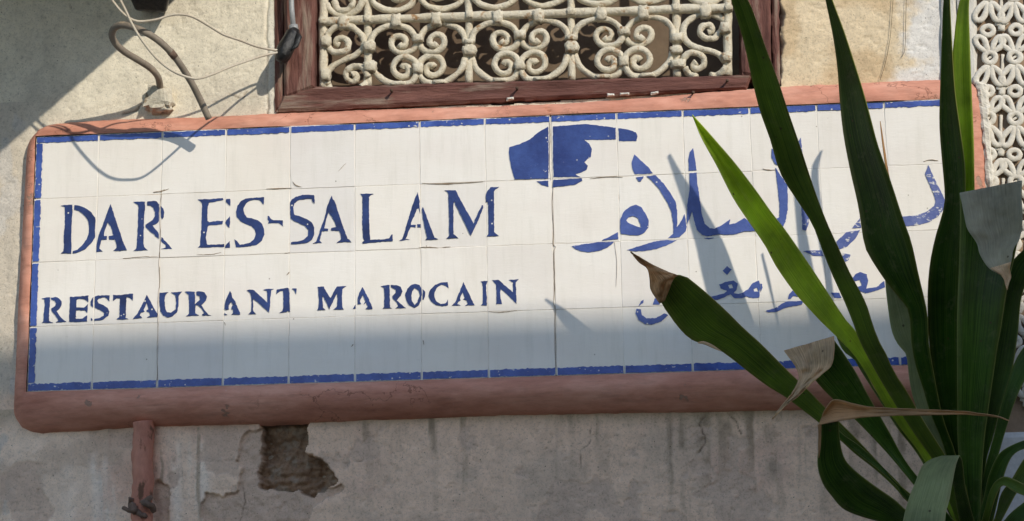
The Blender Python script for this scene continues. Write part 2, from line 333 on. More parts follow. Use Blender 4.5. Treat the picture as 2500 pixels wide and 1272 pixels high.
MT = dict(
    plaster=plaster_mat(),
    tile=tile_mat(),
    grout=aged('lime_grout', (0.78, 0.74, 0.67), (0.88, 0.84, 0.77), 14, 0.9, spots=(0.50, 0.40, 0.30), spot_t=(0.6, 0.68), spot_scale=6),
    letter=paint_mat('ultramarine_lettering', (0.006, 0.014, 0.085), (0.024, 0.052, 0.21), 0.72, scale=15),
    hand=paint_mat('blue_hand_paint', (0.012, 0.028, 0.16), (0.042, 0.085, 0.30), 0.69, scale=11),
    script=paint_mat('worn_blue_script', (0.035, 0.065, 0.26), (0.085, 0.135, 0.40), 0.70, scale=13),
    faded=paint_mat('faded_blue_script', (0.05, 0.08, 0.28), (0.15, 0.19, 0.42), 0.57, scale=13),
    border=paint_mat('cobalt_border_paint', (0.022, 0.05, 0.26), (0.065, 0.13, 0.47), 0.645),
    pink=pink_mat(),
    pipe=aged('flaking_salmon_pipe', (0.46, 0.19, 0.13), (0.62, 0.29, 0.205), 22, 0.8, 110, 0.7, 0.003, (0.16, 0.08, 0.05), (0.60, 0.66), 28, (1, 1, 0.5)),
    wood=aged('maroon_weathered_wood', (0.10, 0.042, 0.034), (0.26, 0.118, 0.095), 22, 0.9, 90, 1.0, 0.005, (0.29, 0.21, 0.165), (0.53, 0.68), 26, (0.25, 1, 1.8)),
    woodv=aged('maroon_weathered_jamb', (0.10, 0.042, 0.034), (0.27, 0.122, 0.098), 22, 0.9, 90, 1.0, 0.005, (0.31, 0.23, 0.18), (0.52, 0.68), 22, (2.2, 1, 0.3)),
    iron=aged('cream_painted_iron', (0.68, 0.60, 0.45), (0.82, 0.755, 0.61), 40, 0.62, 130, 1.0, 0.004, (0.38, 0.21, 0.09), (0.60, 0.70), 38),
    lump=aged('cream_plaster_lump', (0.58, 0.53, 0.43), (0.70, 0.65, 0.54), 30, 0.9, 120, 0.8, 0.004, (0.35, 0.28, 0.2), (0.6, 0.68), 40),
    shutter=aged('brown_shutter', (0.16, 0.112, 0.075), (0.23, 0.17, 0.115), 8, 0.85, 60, 0.3, 0.001),
    stucco=aged('white_carved_stucco', (0.70, 0.64, 0.54), (0.83, 0.785, 0.69), 35, 0.85, 150, 0.6, 0.002, (0.42, 0.34, 0.25), (0.66, 0.76), 26),
    stuccoback=aged('brown_lattice_backing', (0.30, 0.21, 0.14), (0.42, 0.31, 0.22), 20, 0.9),
    whitewood=aged('chipped_white_wood', (0.66, 0.62, 0.54), (0.82, 0.79, 0.72), 16, 0.75, 90, 0.8, 0.003, (0.35, 0.26, 0.18), (0.62, 0.68), 24, (2, 1, 0.4)),
    whitewash=aged('pale_whitewash', (0.64, 0.645, 0.65), (0.76, 0.765, 0.77), 9, 0.9, 120, 0.4, 0.002),
    cable=aged('grey_cable_sheath', (0.20, 0.165, 0.13), (0.34, 0.295, 0.24), 22, 0.6, 150, 0.25, 0.001, (0.44, 0.35, 0.24), (0.6, 0.68), 20),
    wire=aged('old_white_wire', (0.52, 0.45, 0.35), (0.66, 0.6, 0.5), 25, 0.55),
    black=aged('black_tape', (0.008, 0.008, 0.009), (0.02, 0.02, 0.021), 30, 0.35, 120, 0.6, 0.003, spec=0.5),
    steel=aged('grey_conduit', (0.30, 0.31, 0.32), (0.42, 0.43, 0.44), 20, 0.4, spec=0.5),
    rust=aged('rusty_nail', (0.06, 0.035, 0.025), (0.13, 0.075, 0.05), 60, 0.8),
    dirt=aged('joint_dirt', (0.20, 0.14, 0.09), (0.42, 0.33, 0.24), 40, 0.9),
    rag=aged('dirty_rag', (0.12, 0.08, 0.06), (0.26, 0.18, 0.14), 40, 0.9),
    string=aged('brown_string', (0.10, 0.07, 0.045), (0.16, 0.12, 0.08), 50, 0.9),
    leaf=leaf_mat('dark_strap_leaf', (0.014, 0.050, 0.004), (0.070, 0.145, 0.018), (0.22, 0.25, 0.07), 0.09, 0.28, 0.24),
    leafdark=leaf_mat('deep_green_leaf', (0.008, 0.034, 0.003), (0.040, 0.085, 0.008), (0.20, 0.21, 0.05), 0.10, 0.45, 0.05),
    leafolive=leaf_mat('olive_strap_leaf', (0.045, 0.095, 0.008), (0.15, 0.225, 0.026), (0.26, 0.25, 0.07), 0.15, 0.30, 0.30),
    leafyoung=leaf_mat('young_green_leaf', (0.10, 0.19, 0.014), (0.19, 0.29, 0.03), (0.30, 0.34, 0.07), 0.34, 0.42),
    leafbright=leaf_mat('bright_new_leaf', (0.22, 0.36, 0.025), (0.40, 0.52, 0.06), (0.45, 0.5, 0.1), 0.25, 0.4),
    leafpale=leaf_mat('pale_leaf_underside', (0.17, 0.20, 0.085), (0.25, 0.28, 0.13), (0.34, 0.36, 0.18), 0.10, 0.6),
    leafgrey=leaf_mat('dusty_grey_leaf', (0.28, 0.25, 0.165), (0.37, 0.335, 0.23), (0.36, 0.35, 0.25), 0.05, 0.7),
    dry=leaf_mat('dry_straw_leaf', (0.28, 0.145, 0.06), (0.58, 0.36, 0.18), (0.36, 0.22, 0.11), 0.12, 0.7),
    drypale=leaf_mat('dry_pale_leaf', (0.40, 0.27, 0.145), (0.68, 0.51, 0.32), (0.5, 0.34, 0.19), 0.14, 0.7),
    bark=aged('yucca_bark', (0.10, 0.075, 0.05), (0.22, 0.17, 0.12), 30, 0.9, 90, 1.0, 0.006, maps=(1, 1, 3)),
    lane=aged('lane_paving', (0.10, 0.085, 0.07), (0.16, 0.14, 0.115), 5, 0.9),
    far=aged('ochre_render', (0.42, 0.34, 0.26), (0.52, 0.44, 0.35), 3, 0.9),
)

# ------------------------------------------------------------------ ground and the houses of the lane
struct(mk('ground', [(-60, -60, 0), (60, -60, 0), (60, 60, 0), (-60, 60, 0)], [(0, 1, 2, 3)], MT['lane']))
EDGE_Z = P(1300, 772, TILE_D).z                     # where the roof shadow ends on the tiles
OPP_Y = -6.2
opp = thing('house', (8.0, OPP_Y-2, 0), 'ochre house across the lane whose flat roof shades the lower half of the sign', 'house')
roof_z = EDGE_Z + (-OPP_Y-TILE_D)*0.70
box('wall', (1.6, OPP_Y-4, 0), (16, OPP_Y, roof_z-0.25), MT['far'], opp)
box('parapet', (1.55, OPP_Y-4.05, roof_z-0.249), (16.05, OPP_Y+0.0, roof_z), MT['far'], opp)
for k in range(3):
    box('door', (4.0+4*k, OPP_Y+0.002, 0), (5.0+4*k, OPP_Y+0.03, 2.2), MT['wood'], opp)

# ------------------------------------------------------------------ plaster wall with its losses, streaks and window opening
wall = thing('plaster_wall', (1.0, 0, 0), 'weathered plaster house wall, cream and tan above the sign, grey and flaking below', 'wall')
WIN = [(669, -900), (1897, -900), (1905, 214), (1800, 216), (1240, 254), (676, 272)]     # opening, in photo pixels
wx0, wx1 = P(669, 100).x, P(1899, 100).x
win_top = P(1200, -80).z + 0.75
hole = [(640, 1000), (760, 1000), (757, 1048), (752, 1075), (753, 1100), (775, 1108), (795, 1130), (812, 1150), (833, 1168), (805, 1182),
        (798, 1200), (770, 1208), (745, 1205), (728, 1192), (700, 1195), (660, 1192), (634, 1200), (628, 1165), (640, 1130), (642, 1090), (634, 1050)]
loss = [(500, 1290), (488, 1240), (505, 1205), (540, 1222), (575, 1195), (585, 1150), (580, 1120), (600, 1075), (625, 1045), (640, 1040),
        (645, 1120), (700, 1180), (800, 1190), (838, 1180), (850, 1196), (815, 1225), (760, 1240), (735, 1290)]
chip = [(372, 1300), (366, 1215), (380, 1180), (398, 1165), (410, 1190), (405, 1240), (400, 1300)]
g0, g1 = P(-90, 1330), P(2590, -90)
X0, X1, Z0, Z1 = g0.x, g1.x, min(g0.z, P(2590, 1330).z), P(-90, -90).z
st = 0.0028
nx, nz = int((X1-X0)/st), int((Z1-Z0)/st)
gx, gz = np.meshgrid(np.linspace(X0, X1, nx+1), np.linspace(Z0, Z1, nz+1))
px, py = proj_np(gx, 0*gx, gz)
jx = px + (fbm(gx*22, gz*22, 6, 3)-0.5)*46; jy = py + (fbm(gx*22+9, gz*22, 6, 4)-0.5)*46
mh = inpoly(jx, jy, hole); ml = inpoly(jx, jy, loss) | inpoly(jx, jy, chip)
hgt = (fbm(gx*4, gz*4, 4, 11)-0.5)*0.010 + (fbm(gx*38, gz*38, 5, 12)-0.5)*0.0030-0.0012*sstep(0.64, 0.70, fbm(gx*75, gz*110, 4, 13))
flake = sstep(0.60, 0.63, fbm(gx*9+3, gz*9, 5, 21))*(py > 1040)          # shallow scabs where the skim coat has gone
hgt -= 0.0018*flake
lip = fbm(gx*16, gz*16, 5, 35)
hgt = np.where(ml, hgt-0.008+(fbm(gx*70, gz*70, 4, 31)-0.5)*0.006, hgt)
core = -0.042+(fbm(gx*24, gz*34, 5, 33)-0.5)*0.050+(fbm(gx*90, gz*110, 4, 34)-0.5)*0.022
def soft(b):
    f = b.astype(float); q = np.pad(f, 1, mode='edge')
    return (q[:-2, 1:-1]+q[2:, 1:-1]+q[1:-1, :-2]+q[1:-1, 2:]+2*f)/6
sh_ = mh.astype(float); hgt = hgt*(1-sh_)+core*sh_
# crumbled edge beside the right jamb and along the left jamb
er = sstep(-4, 10, px-(1900+(fbm(gx*22+gz*5, gz*14, 5, 41)-0.42)*70))
hgt = np.where((px > 1880) & (py < 230), hgt-0.022*(1-er), hgt)
seam = np.exp(-((px-652-(fbm(gz*30, gz*0+2, 3, 42)-0.5)*10)/2.6)**2)*(py < 280)*(py > -100)*(px < 668)
hgt -= 0.006*seam
# hairline cracks
def crack(pts, w, depth, seed):
    q = crom(pts, 40); out = np.zeros(px.shape)
    m = (px > q[:, 0].min()-20) & (px < q[:, 0].max()+20) & (py > q[:, 1].min()-20) & (py < q[:, 1].max()+20)
    ax, ay = px[m], py[m]; jn = (fbm(gx[m]*90, gz[m]*90, 2, seed)-0.5)*9; h = np.full(ax.shape, 1e9)
    for k in range(0, 39):
        a, b = q[k], q[k+1]; ab = b-a; L2 = (ab**2).sum()+1e-9
        t = np.clip(((ax-a[0])*ab[0]+(ay-a[1])*ab[1])/L2, 0, 1)
        h = np.minimum(h, np.hypot(ax-a[0]-t*ab[0]+jn, ay-a[1]-t*ab[1]))
    out[m] = np.exp(-(h/(0.62*w))**2)*depth
    return out
ck = crack([(1724, 1012), (1710, 1040), (1722, 1075), (1708, 1105)], 2.2, 1, 51)+crack([(1780, 1012), (1800, 1030), (1808, 1060)], 2.0, 1, 52)
ck = ck+crack([(2000, 1010), (2012, 1050), (2004, 1090)], 2.0, .8, 53)+crack([(1445, 1030), (1440, 1080), (1420, 1100), (1416, 1150)], 2, .7, 54)
ck = ck+crack([(560, 230), (590, 240), (598, 226)], 2.2, .8, 55)+crack([(300, 278), (330, 270), (345, 255)], 3.5, 1, 56)+crack([(170, 10), (176, 25)], 2.5, .8, 57)
ck = ck+crack([(590, 1180), (596, 1230), (580, 1290)], 2.4, .8, 58)+crack([(840, 1130), (880, 1126), (890, 1120)], 2, .7, 59)
hgt -= 0.004*np.clip(ck, 0, 1)
# colours of the wall, with brighter light painted in at lower left
def mixa(a, b, t): return a*(1-t[..., None])+np.array(b)*t[..., None]
lo = fbm(gx*3.2, gz*3.2, 5, 61); md = fbm(gx*14, gz*14, 5, 62)
C = np.zeros(px.shape+(3,)); C[:] = (0.80, 0.735, 0.60)
C = mixa(C, (0.60, 0.55, 0.46), sstep(0.55, 0.75, lo)*0.6)
tan = sstep(1880, 1905, px)*(py < 260)
C = mixa(C, (0.76, 0.62, 0.425), tan)
C = mixa(C, (0.60, 0.44, 0.26), tan*sstep(0.42, 0.62, fbm(gx*10, gz*10, 5, 63)+0.12*sstep(60, 190, py))*0.7)
wp = sstep(0, 70, px-(2185+(fbm(gx*22, gz*22, 6, 64)-0.5)*230+0.25*(100-np.minimum(py, 190))))*tan
C = mixa(C, (0.78, 0.76, 0.73), wp*0.9)
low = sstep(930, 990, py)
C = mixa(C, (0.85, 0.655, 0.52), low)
C = mixa(C, (0.93, 0.78, 0.655), low*sstep(760, 120, px)*0.9)  # paler towards the left: the stronger light there is put into the colour
C = mixa(C, (0.76, 0.55, 0.45), low*sstep(0.5, 0.68, fbm(gx*4.5+7, gz*5, 5, 65))*0.75)
C = mixa(C, (0.66, 0.53, 0.43), low*sstep(0.48, 0.66, fbm(gx*6, gz*7, 6, 66))*0.8)
left = sstep(110, 20, px)*(py > 250)
C = mixa(C, (0.62, 0.55, 0.46), left*(1-low)*0.8)
C = mixa(C, (0.63, 0.60, 0.56), left*sstep(0.62, 0.70, fbm(gx*24, gz*13, 5, 67))*0.7)
# rain streaks below the sign, limewash runs beside the pipe
su = px-0.028*(py-1000)+22*(fbm(gx*3, gz*5, 4, 79)-0.5)+9*(fbm(gx*20, gz*26, 3, 80)-0.5)
stk = sstep(0.46, 0.68, fbm(su*0.038, gz*1.0, 6, 71))*sstep(1330, 1010, py+260*(vn(su*0.02, su*0, 72)-0.5))*(py > 1000)*(px > 850)
C = mixa(C, (0.30, 0.24, 0.18), np.clip(stk, 0, 1)*0.85*sstep(0.28, 0.6, fbm(gx*30, gz*14, 5, 81)))
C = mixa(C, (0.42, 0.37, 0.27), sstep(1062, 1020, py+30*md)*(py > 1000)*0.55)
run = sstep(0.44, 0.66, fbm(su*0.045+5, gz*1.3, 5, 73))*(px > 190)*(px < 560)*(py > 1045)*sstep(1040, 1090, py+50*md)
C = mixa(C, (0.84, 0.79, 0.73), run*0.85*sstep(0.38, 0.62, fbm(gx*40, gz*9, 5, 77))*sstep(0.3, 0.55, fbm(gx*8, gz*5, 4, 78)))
rn = 0
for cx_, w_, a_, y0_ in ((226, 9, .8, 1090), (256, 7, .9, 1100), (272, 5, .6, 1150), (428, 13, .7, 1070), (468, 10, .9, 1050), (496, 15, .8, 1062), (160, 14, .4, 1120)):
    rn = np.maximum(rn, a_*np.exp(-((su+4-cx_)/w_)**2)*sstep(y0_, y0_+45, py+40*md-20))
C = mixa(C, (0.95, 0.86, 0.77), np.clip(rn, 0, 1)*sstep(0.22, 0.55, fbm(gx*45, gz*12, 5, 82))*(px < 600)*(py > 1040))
C = mixa(C, (0.38, 0.31, 0.24), (px > 380)*(px < 560)*sstep(0.60, 0.7, fbm(su*0.05, gz*2, 3, 74))*(py > 1045)*0.7)
C = mixa(C, (0.66, 0.52, 0.43), flake*0.8)
C = mixa(C, (0.64, 0.50, 0.41), ml*1.0)
C = mixa(C, (0.31, 0.215, 0.15), mh*1.0)
C = mixa(C, (0.34, 0.29, 0.24), mh*sstep(0.55, 0.7, fbm(gx*60, gz*60, 4, 75))*0.7)
C = mixa(C, (0.19, 0.14, 0.11), np.clip(ck, 0, 1)*0.85)
C = mixa(C, (0.16, 0.12, 0.10), np.clip(seam, 0, 1)*0.8*sstep(0.35, 0.6, fbm(gz*20, gz*3, 3, 76)))
C = mixa(C, (0.80, 0.77, 0.68), sstep(645, 652, px)*(px < 669)*(py < 285)*0.7*(1-np.clip(seam, 0, 1)))
C = mixa(C, (0.30, 0.24, 0.20), (px > 1885)*(py < 230)*(1-er)*0.8)
C[..., 2] *= 1-0.10*low; C[..., 1] *= 1-0.03*low; C[..., 0] *= 1+0.03*low
keep = ~inpoly(px, py, WIN)
keep &= ~((px > 140) & (px < 2300) & (py > 345) & (py < 930))               # under the sign
keep &= ~((px > 2450) & (py < 960))                                         # under the lattice
kq = keep[:-1, :-1] & keep[1:, :-1] & keep[:-1, 1:] & keep[1:, 1:]
idx = np.arange((nx+1)*(nz+1)).reshape(nz+1, nx+1)
Fq = np.stack([idx[:-1, :-1][kq], idx[:-1, 1:][kq], idx[1:, 1:][kq], idx[1:, :-1][kq]], 1)
use = np.zeros((nx+1)*(nz+1), bool); use[Fq.ravel()] = True
ren = np.cumsum(use)-1
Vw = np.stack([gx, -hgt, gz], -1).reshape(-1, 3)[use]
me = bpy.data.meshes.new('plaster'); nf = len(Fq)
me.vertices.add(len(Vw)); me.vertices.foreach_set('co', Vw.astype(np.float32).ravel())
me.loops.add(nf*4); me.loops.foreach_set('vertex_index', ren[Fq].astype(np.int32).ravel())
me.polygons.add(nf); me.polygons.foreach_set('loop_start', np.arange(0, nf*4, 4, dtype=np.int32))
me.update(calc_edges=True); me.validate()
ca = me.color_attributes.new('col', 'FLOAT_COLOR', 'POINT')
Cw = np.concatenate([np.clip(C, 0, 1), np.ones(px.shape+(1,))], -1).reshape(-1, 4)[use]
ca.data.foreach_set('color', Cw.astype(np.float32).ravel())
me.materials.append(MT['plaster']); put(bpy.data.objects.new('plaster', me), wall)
# the rest of the house front round the part in view, and the masonry behind it
def mas(a, b): 
    o = box('masonry', a, b, MT['far'], wall); return o
mas((-6, 0.0, 0), (X0, 0.34, 6.5)); mas((X1, 0.0, 0), (9, 0.34, 6.5)); mas((X0, 0.0, 0), (X1, 0.34, Z0))
mas((X0, 0.0, Z1), (wx0-0.004, 0.34, 6.5)); mas((wx1+0.004, 0.0, Z1), (X1, 0.34, 6.5)); mas((wx0-0.004, 0.0, win_top), (wx1+0.004, 0.34, 6.5))
sill_z = P(1250, 262).z-0.03
mas((X0, 0.06, Z0), (wx0-0.004, 0.34, Z1)); mas((wx1+0.004, 0.06, Z0), (X1, 0.34, Z1)); mas((wx0-0.004, 0.06, Z0), (wx1+0.004, 0.34, sill_z))

# ------------------------------------------------------------------ window: wooden frame, iron scroll grille, shutter behind
win = thing('grille_window', (P(1290, 230).x, 0, P(1290, 230).z), 'maroon wooden window with cream wrought-iron scroll grille above the sign', 'window')
slab('sill', [(700, 213), (1838, 181), (1822, 216), (672, 273)], 0.016, -0.16, MT['wood'], win, 0.006, 0.0028, 34, 3, (0.5, 2.6), 0.003, 0.006)
slab('jamb', [(690, -560), (769, -560), (768, 212), (693, 240)], 0.020, -0.16, MT['woodv'], win, 0.007, 0.0028, 34, 5, (2.6, 0.5), 0.0015, 0.006)
slab('outer_strip', [(668, -560), (689, -560), (692, 262), (670, 272)], 0.008, -0.16, MT['woodv'], win, 0.006, 0.003, 40, 6, (2.6, 0.6), 0.002, 0.004)
slab('jamb', [(1806, -560), (1876, -560), (1884, 198), (1812, 180)], 0.018, -0.16, MT['woodv'], win, 0.007, 0.0035, 34, 8, (2.6, 0.5), 0.002, 0.006)
slab('outer_strip', [(1879, -560), (1897, -560), (1905, 205), (1887, 200)], 0.004, -0.16, MT['woodv'], win, 0.006, 0.004, 40, 9, (2.6, 0.6), 0.003, 0.004)
slab('shutter', [(640, -700), (1930, -700), (1930, 300), (640, 300)], -0.165, -0.19, MT['shutter'], win, 0.05, 0.003, 6, 2)
GD = -0.004
def gb(x): return 52-0.0335*(x-800)                  # the rail's height in the photo at column x
def gp(x, dy, d=GD): return P(x, gb(x)+dy, d)
def line(a, b, n): return [Vector(a).lerp(Vector(b), t/(n-1)) for t in range(n)]
for k, (x0, x1) in enumerate([(790, 790), (900, 898), (1143, 1145), (1391, 1396), (1648, 1652), (1775, 1777)]):
    tube('upright', line(P(x0, -560, GD-0.004), P(x1, 214-0.03*(x1-790), GD-0.004), 60), 0.0105 if k in (0, 5) else 0.0092, MT['iron'], win, 10, 0.26, seed=k)
tube('rail', [gp(x, 0, GD+0.005) for x in np.linspace(782, 1783, 70)], 0.0108, MT['iron'], win, 10, 0.28, seed=9)
tube('rail', [gp(x, -346, GD+0.005) for x in np.linspace(782, 1783, 50)], 0.0108, MT['iron'], win, 10, 0.18, seed=10)
UL = [(905, 114), (908, 92), (928, 72), (965, 62), (1000, 72), (1017, 96), (1014, 115), (1000, 127), (980, 130), (962, 121), (956, 106), (962, 92), (978, 88), (991, 96), (992, 109), (982, 115), (975, 109)]
LL = [(906, 150), (916, 178), (942, 199), (966, 206), (1000, 203), (1016, 185), (1018, 160), (1008, 145), (988, 138), (968, 146), (959, 165), (967, 182), (985, 188), (999, 179), (998, 164), (988, 159), (981, 167)]
def local(pts): return [((x-898)/246.0, y-gb(x)) for x, y in pts]
ULn, LLn = local(UL), local(LL)
def scroll(pts, n, seed, d=GD):
    q = crom(pts, n); rr = [0.0077*(1.0 if i < n-5 else 1.0+0.04*(i-n+5)) for i in range(n)]
    tube('scroll', [gp(x, dy, d+0.006*math.sin(i/n*5+seed)) for i, (x, dy) in enumerate(q)], rr, MT['iron'], win, 9, 0.30, seed=seed)
def collar(x, dy, w=15, h=17, d=GD+0.004, seed=0):
    """forged clip round two bars: a lumpy rounded block"""
    c = gp(x, dy, d); V = []; F = []; n, m = 10, 7
    for i in range(m):
        ph = -math.pi/2+math.pi*i/(m-1)
        for k in range(n):
            th = 2*math.pi*k/n
            s = lambda v, e: math.copysign(abs(v)**e, v)
            q = 0.92*Vector((s(math.cos(ph), .45)*s(math.cos(th), .5)*w*PXM, s(math.cos(ph), .45)*s(math.sin(th), .5)*0.0165, s(math.sin(ph), .5)*h*PXM))
            q *= 1+0.14*math.sin(seed*2.3+i*1.7+k*2.1)
            V.append(c+q)
    for i in range(m-1):
        for k in range(n): F.append((i*n+k, i*n+(k+1) % n, (i+1)*n+(k+1) % n, (i+1)*n+k))
    mk('collar', V, F, MT['iron'], win, True)
cells = [(898, 1143), (1145, 1393), (1395, 1651)]
sd_ = 20
for a, b in cells:
    w = b-a
    for pts in (ULn, LLn):
        for mir in (0, 1):
            for up in (0, 1):
                q = [(a+(1-u if mir else u)*w, (-v-4 if up else v)) for u, v in pts]
                scroll(q, 46, sd_); sd_ += 1
    for pts in (ULn, LLn):
        for mir in (0, 1): scroll([(a+(1-u if mir else u)*w, v-346) for u, v in pts], 46, sd_); sd_ += 1
    for u, v in ((0.285, 6), (0.685, 6)): collar(a+u*w, v, 16, 20, seed=sd_+u)
    collar(a+0.5*w, 50, 17, 12, seed=sd_+3); collar(a+0.5*w, 124, 15, 15, seed=sd_+4)
    collar(a+0.30*w, 160, 22, 6, seed=sd_+5); collar(a+0.72*w, 160, 24, 6, seed=sd_+6)
for x, v, w, h in ((902, 66, 17, 15), (904, 116, 19, 15), (1146, 84, 20, 16), (1146, 64, 14, 8), (1396, 84, 20, 16), (1396, 62, 14, 8), (1652, 70, 19, 13), (1650, 100, 18, 12), (1655, 134, 22, 12),
                   (796, 50, 15, 16), (795, 132, 15, 17), (840, 6, 16, 20), (1722, 6, 16, 22), (1770, 50, 16, 16), (1774, 122, 15, 14), (790, 0, 12, 12), (1778, 0, 12, 12), (898, 0, 12, 11), (1146, -2, 12, 12), (1394, -2, 13, 12), (1650, -2, 13, 12)):
    collar(x, v, w, h, seed=x*0.7+v)
for q in ([(797, 58), (815, 76), (843, 74), (851, 56), (842, 44), (826, 43), (820, 54), (830, 60)],
          [(797, 36), (812, 20), (838, 10), (868, 22), (888, 48), (886, 68), (868, 84), (835, 98), (806, 116), (797, 134)],
          [(899, 140), (888, 118), (866, 112), (847, 124), (848, 142), (863, 150), (872, 140), (866, 130), (858, 132)],
          [(800, 146), (806, 168)], [(897, 136), (894, 152), (884, 164)],
          [(1772, 36), (1758, 22), (1724, 12), (1690, 22), (1670, 44), (1672, 72), (1694, 92), (1728, 102), (1756, 114), (1772, 132)],
          [(1760, 56), (1742, 74), (1718, 70), (1708, 56), (1718, 42), (1734, 42), (1738, 54), (1728, 58)],
          [(1664, 140), (1672, 116), (1694, 106), (1716, 118), (1718, 138), (1702, 148), (1692, 138), (1700, 130)],
          [(1772, 144), (1760, 160), (1735, 166)], [(1672, 142), (1680, 156), (1700, 166)],
          [(797, -44), (806, -26), (838, -12), (870, -24), (888, -50)], [(815, -50), (828, -26), (850, -26), (862, -44), (850, -62)],
          [(1772, -44), (1758, -24), (1722, -12), (1690, -24), (1672, -50)]):
    scroll(q, max(14, len(q)*5), sd_); sd_ += 1
for x, y in ((957, 226), (1262, 220), (1773, 202), (1690, 231)):
    a = P(x, y, 0.014); tube('nail', [a, a+Vector((0.001, -0.010, 0.0)), a+Vector((0.002, -0.020, -0.001))], [0.0022, 0.0022, 0.0042], MT['rust'], win, 7)
for x, y, w in ((1245, 240, 8), (1490, 231, 9), (1525, 228, 12), (1598, 225, 8)):   # flakes of old filler along the sill
    slab('filler_flake', [(x-w, y-3+w*.03), (x+w, y-3-w*.03), (x+w, y+2), (x-w, y+4)], 0.021, 0.012, MT['whitewood'], win, 0.0025, 0.003, 90, x, (1, 1), 0.003)

# ------------------------------------------------------------------ the tiled sign
NC, NR, TS = 14, 4, 0.15
ZT = 2.81
sign = thing('tiled_sign', (1.05, -0.0, ZT-0.65), 'white tile sign with blue French and Arabic lettering in a salmon plaster frame', 'sign')
def T(c, r, d=TILE_D): return Vector((c*TS, -d, ZT-r*TS))
rng = random.Random(4)
colshift = {}
box('mortar_bed', (0.004, -TILE_D+0.0011, ZT-NR*TS+0.004), (NC*TS-0.004, -0.002, ZT-0.004), MT['grout'], sign)
for r in range(NR):
    for c in range(NC):
        g = 0.0003
        x0, x1, z1, z0 = c*TS+g, (c+1)*TS-g, ZT-r*TS-g, ZT-(r+1)*TS+g
        if c == 7: x1 -= 0.0012
        if c == 8: x0 += 0.0012
        out = []; n = 9
        for (ax, az), (bx, bz) in (((x0, z0), (x1, z0)), ((x1, z0), (x1, z1)), ((x1, z1), (x0, z1)), ((x0, z1), (x0, z0))):
            for k in range(n):
                t = k/n; out.append([ax+(bx-ax)*t, az+(bz-az)*t])
        cx, cz = (x0+x1)/2, (z0+z1)/2
        for q in out:
            w = (float(vn(q[0]*140+c*9, q[1]*140+r*7, 5))-0.5)*0.0013
            q[0] += w*(1 if q[0] < cx else -1); q[1] += w*(1 if q[1] < cz else -1)
        off = rng.uniform(-0.0004, 0.0006); tx = rng.uniform(-1, 1)*0.0036; tz = rng.uniform(-1, 1)*0.0036
        chipc = rng.random() < 0.22
        def dep(x, z): return TILE_D+off+tx*(x-cx)+tz*(z-cz)
        V = []; m = len(out)
        for q in out: V.append((q[0], -TILE_D+0.0060, q[1]))
        for q in out: V.append((q[0], -dep(*q)+0.0007, q[1]))
        bev = 0.0009
        for k, q in enumerate(out):
            b_ = bev*(1+0.7*(float(vn(k*0.9+c*3, r*5, 8))-0.5))
            if chipc and k in (0, 1, m-1): b_ *= 3.5
            dx, dz = cx-q[0], cz-q[1]
            V.append((q[0]+math.copysign(min(b_, abs(dx)), dx), -dep(*q), q[1]+math.copysign(min(b_, abs(dz)), dz)))
        F = []
        for lv in (0, 1):
            for k in range(m): F.append((lv*m+k, lv*m+(k+1) % m, (lv+1)*m+(k+1) % m, (lv+1)*m+k))
        F.append(tuple(range(2*m, 3*m)))
        mk('tile', V, F, MT['tile'], sign)

PD = TILE_D+0.0017
def paint(name, polys, mat, parent=sign, jit=0.8, seed=1, d=PD):
    """polys: list of (outer, hole, hole...) in photo pixels on the tile face"""
    V = []; F = []
    for loops in polys:
        L2 = []
        for lp in loops:
            q = []; n = len(lp)
            for i in range(n):
                a, b = np.array(lp[i], float), np.array(lp[(i+1) % n], float)
                k = max(1, int(np.linalg.norm(b-a)/4.0))
                for t in range(k): q.append(a+(b-a)*t/k)
            q = [p+np.array([float(vn(p[0]*0.33, p[1]*0.33, seed))-0.5, float(vn(p[0]*0.33, p[1]*0.33, seed+1))-0.5])*2*jit for p in q]
            L2.append([P(x, y, d) for x, y in q])
        tri = tessellate_polygon([[Vector((p.x, p.z, 0)) for p in lp] for lp in L2])
        flat = [p for lp in L2 for p in lp]; b = len(V); V += flat
        for t in tri:
            a0, a1, a2 = (flat[k] for k in t)
            cr = (a1.x-a0.x)*(a2.z-a0.z)-(a1.z-a0.z)*(a2.x-a0.x)
            F.append(tuple(b+k for k in (t if cr > 0 else t[::-1])))
        o = b
        for lp in L2:
            n = len(lp); s = len(V)
            V += [Vector((p.x, p.y+0.0022, p.z)) for p in lp]
            for k in range(n): F.append((o+k, o+(k+1) % n, s+(k+1) % n, s+k))
            o += n
    return mk(name, V, F, mat, parent)
def blk(ox, oy, s, pts): return [(ox+x/s, oy+y/s) for x, y in pts]
# blue border, one stripe on each outer tile
def rag(a, b, n, amp, seed):
    """ragged edge between two tile-plane points (col,row units)"""
    return [(a[0]+(b[0]-a[0])*k/n, a[1]+(b[1]-a[1])*k/n, (float(fbm(k*0.7+seed*13.7, seed*3.3, 3, 5))-0.5)*amp) for k in range(n+1)]
def stripe(c0, r0, c1, r1, inward, w, seed):
    A = rag((c0, r0), (c1, r1), 40, 0.042, seed); Bq = rag((c0, r0), (c1, r1), 40, 0.034, seed+50)
    o = [T(x+inward[0]*(0.014+abs(j)*0.7), y+inward[1]*(0.014+abs(j)*0.7), PD) for x, y, j in A]
    i = [T(x+inward[0]*(w+j), y+inward[1]*(w+j), PD) for x, y, j in Bq]
    n = len(o); V = o+i; F = [(k, k+1, n+k+1, n+k) for k in range(n-1)]
    mk('border_stripe', V, F, MT['border'], sign)
for c in range(NC):
    stripe(c+0.02, 0, c+0.985, 0, (0, 1), 0.105, c); stripe(c+0.02, NR, c+0.985, NR, (0, -1), 0.125, 30+c)
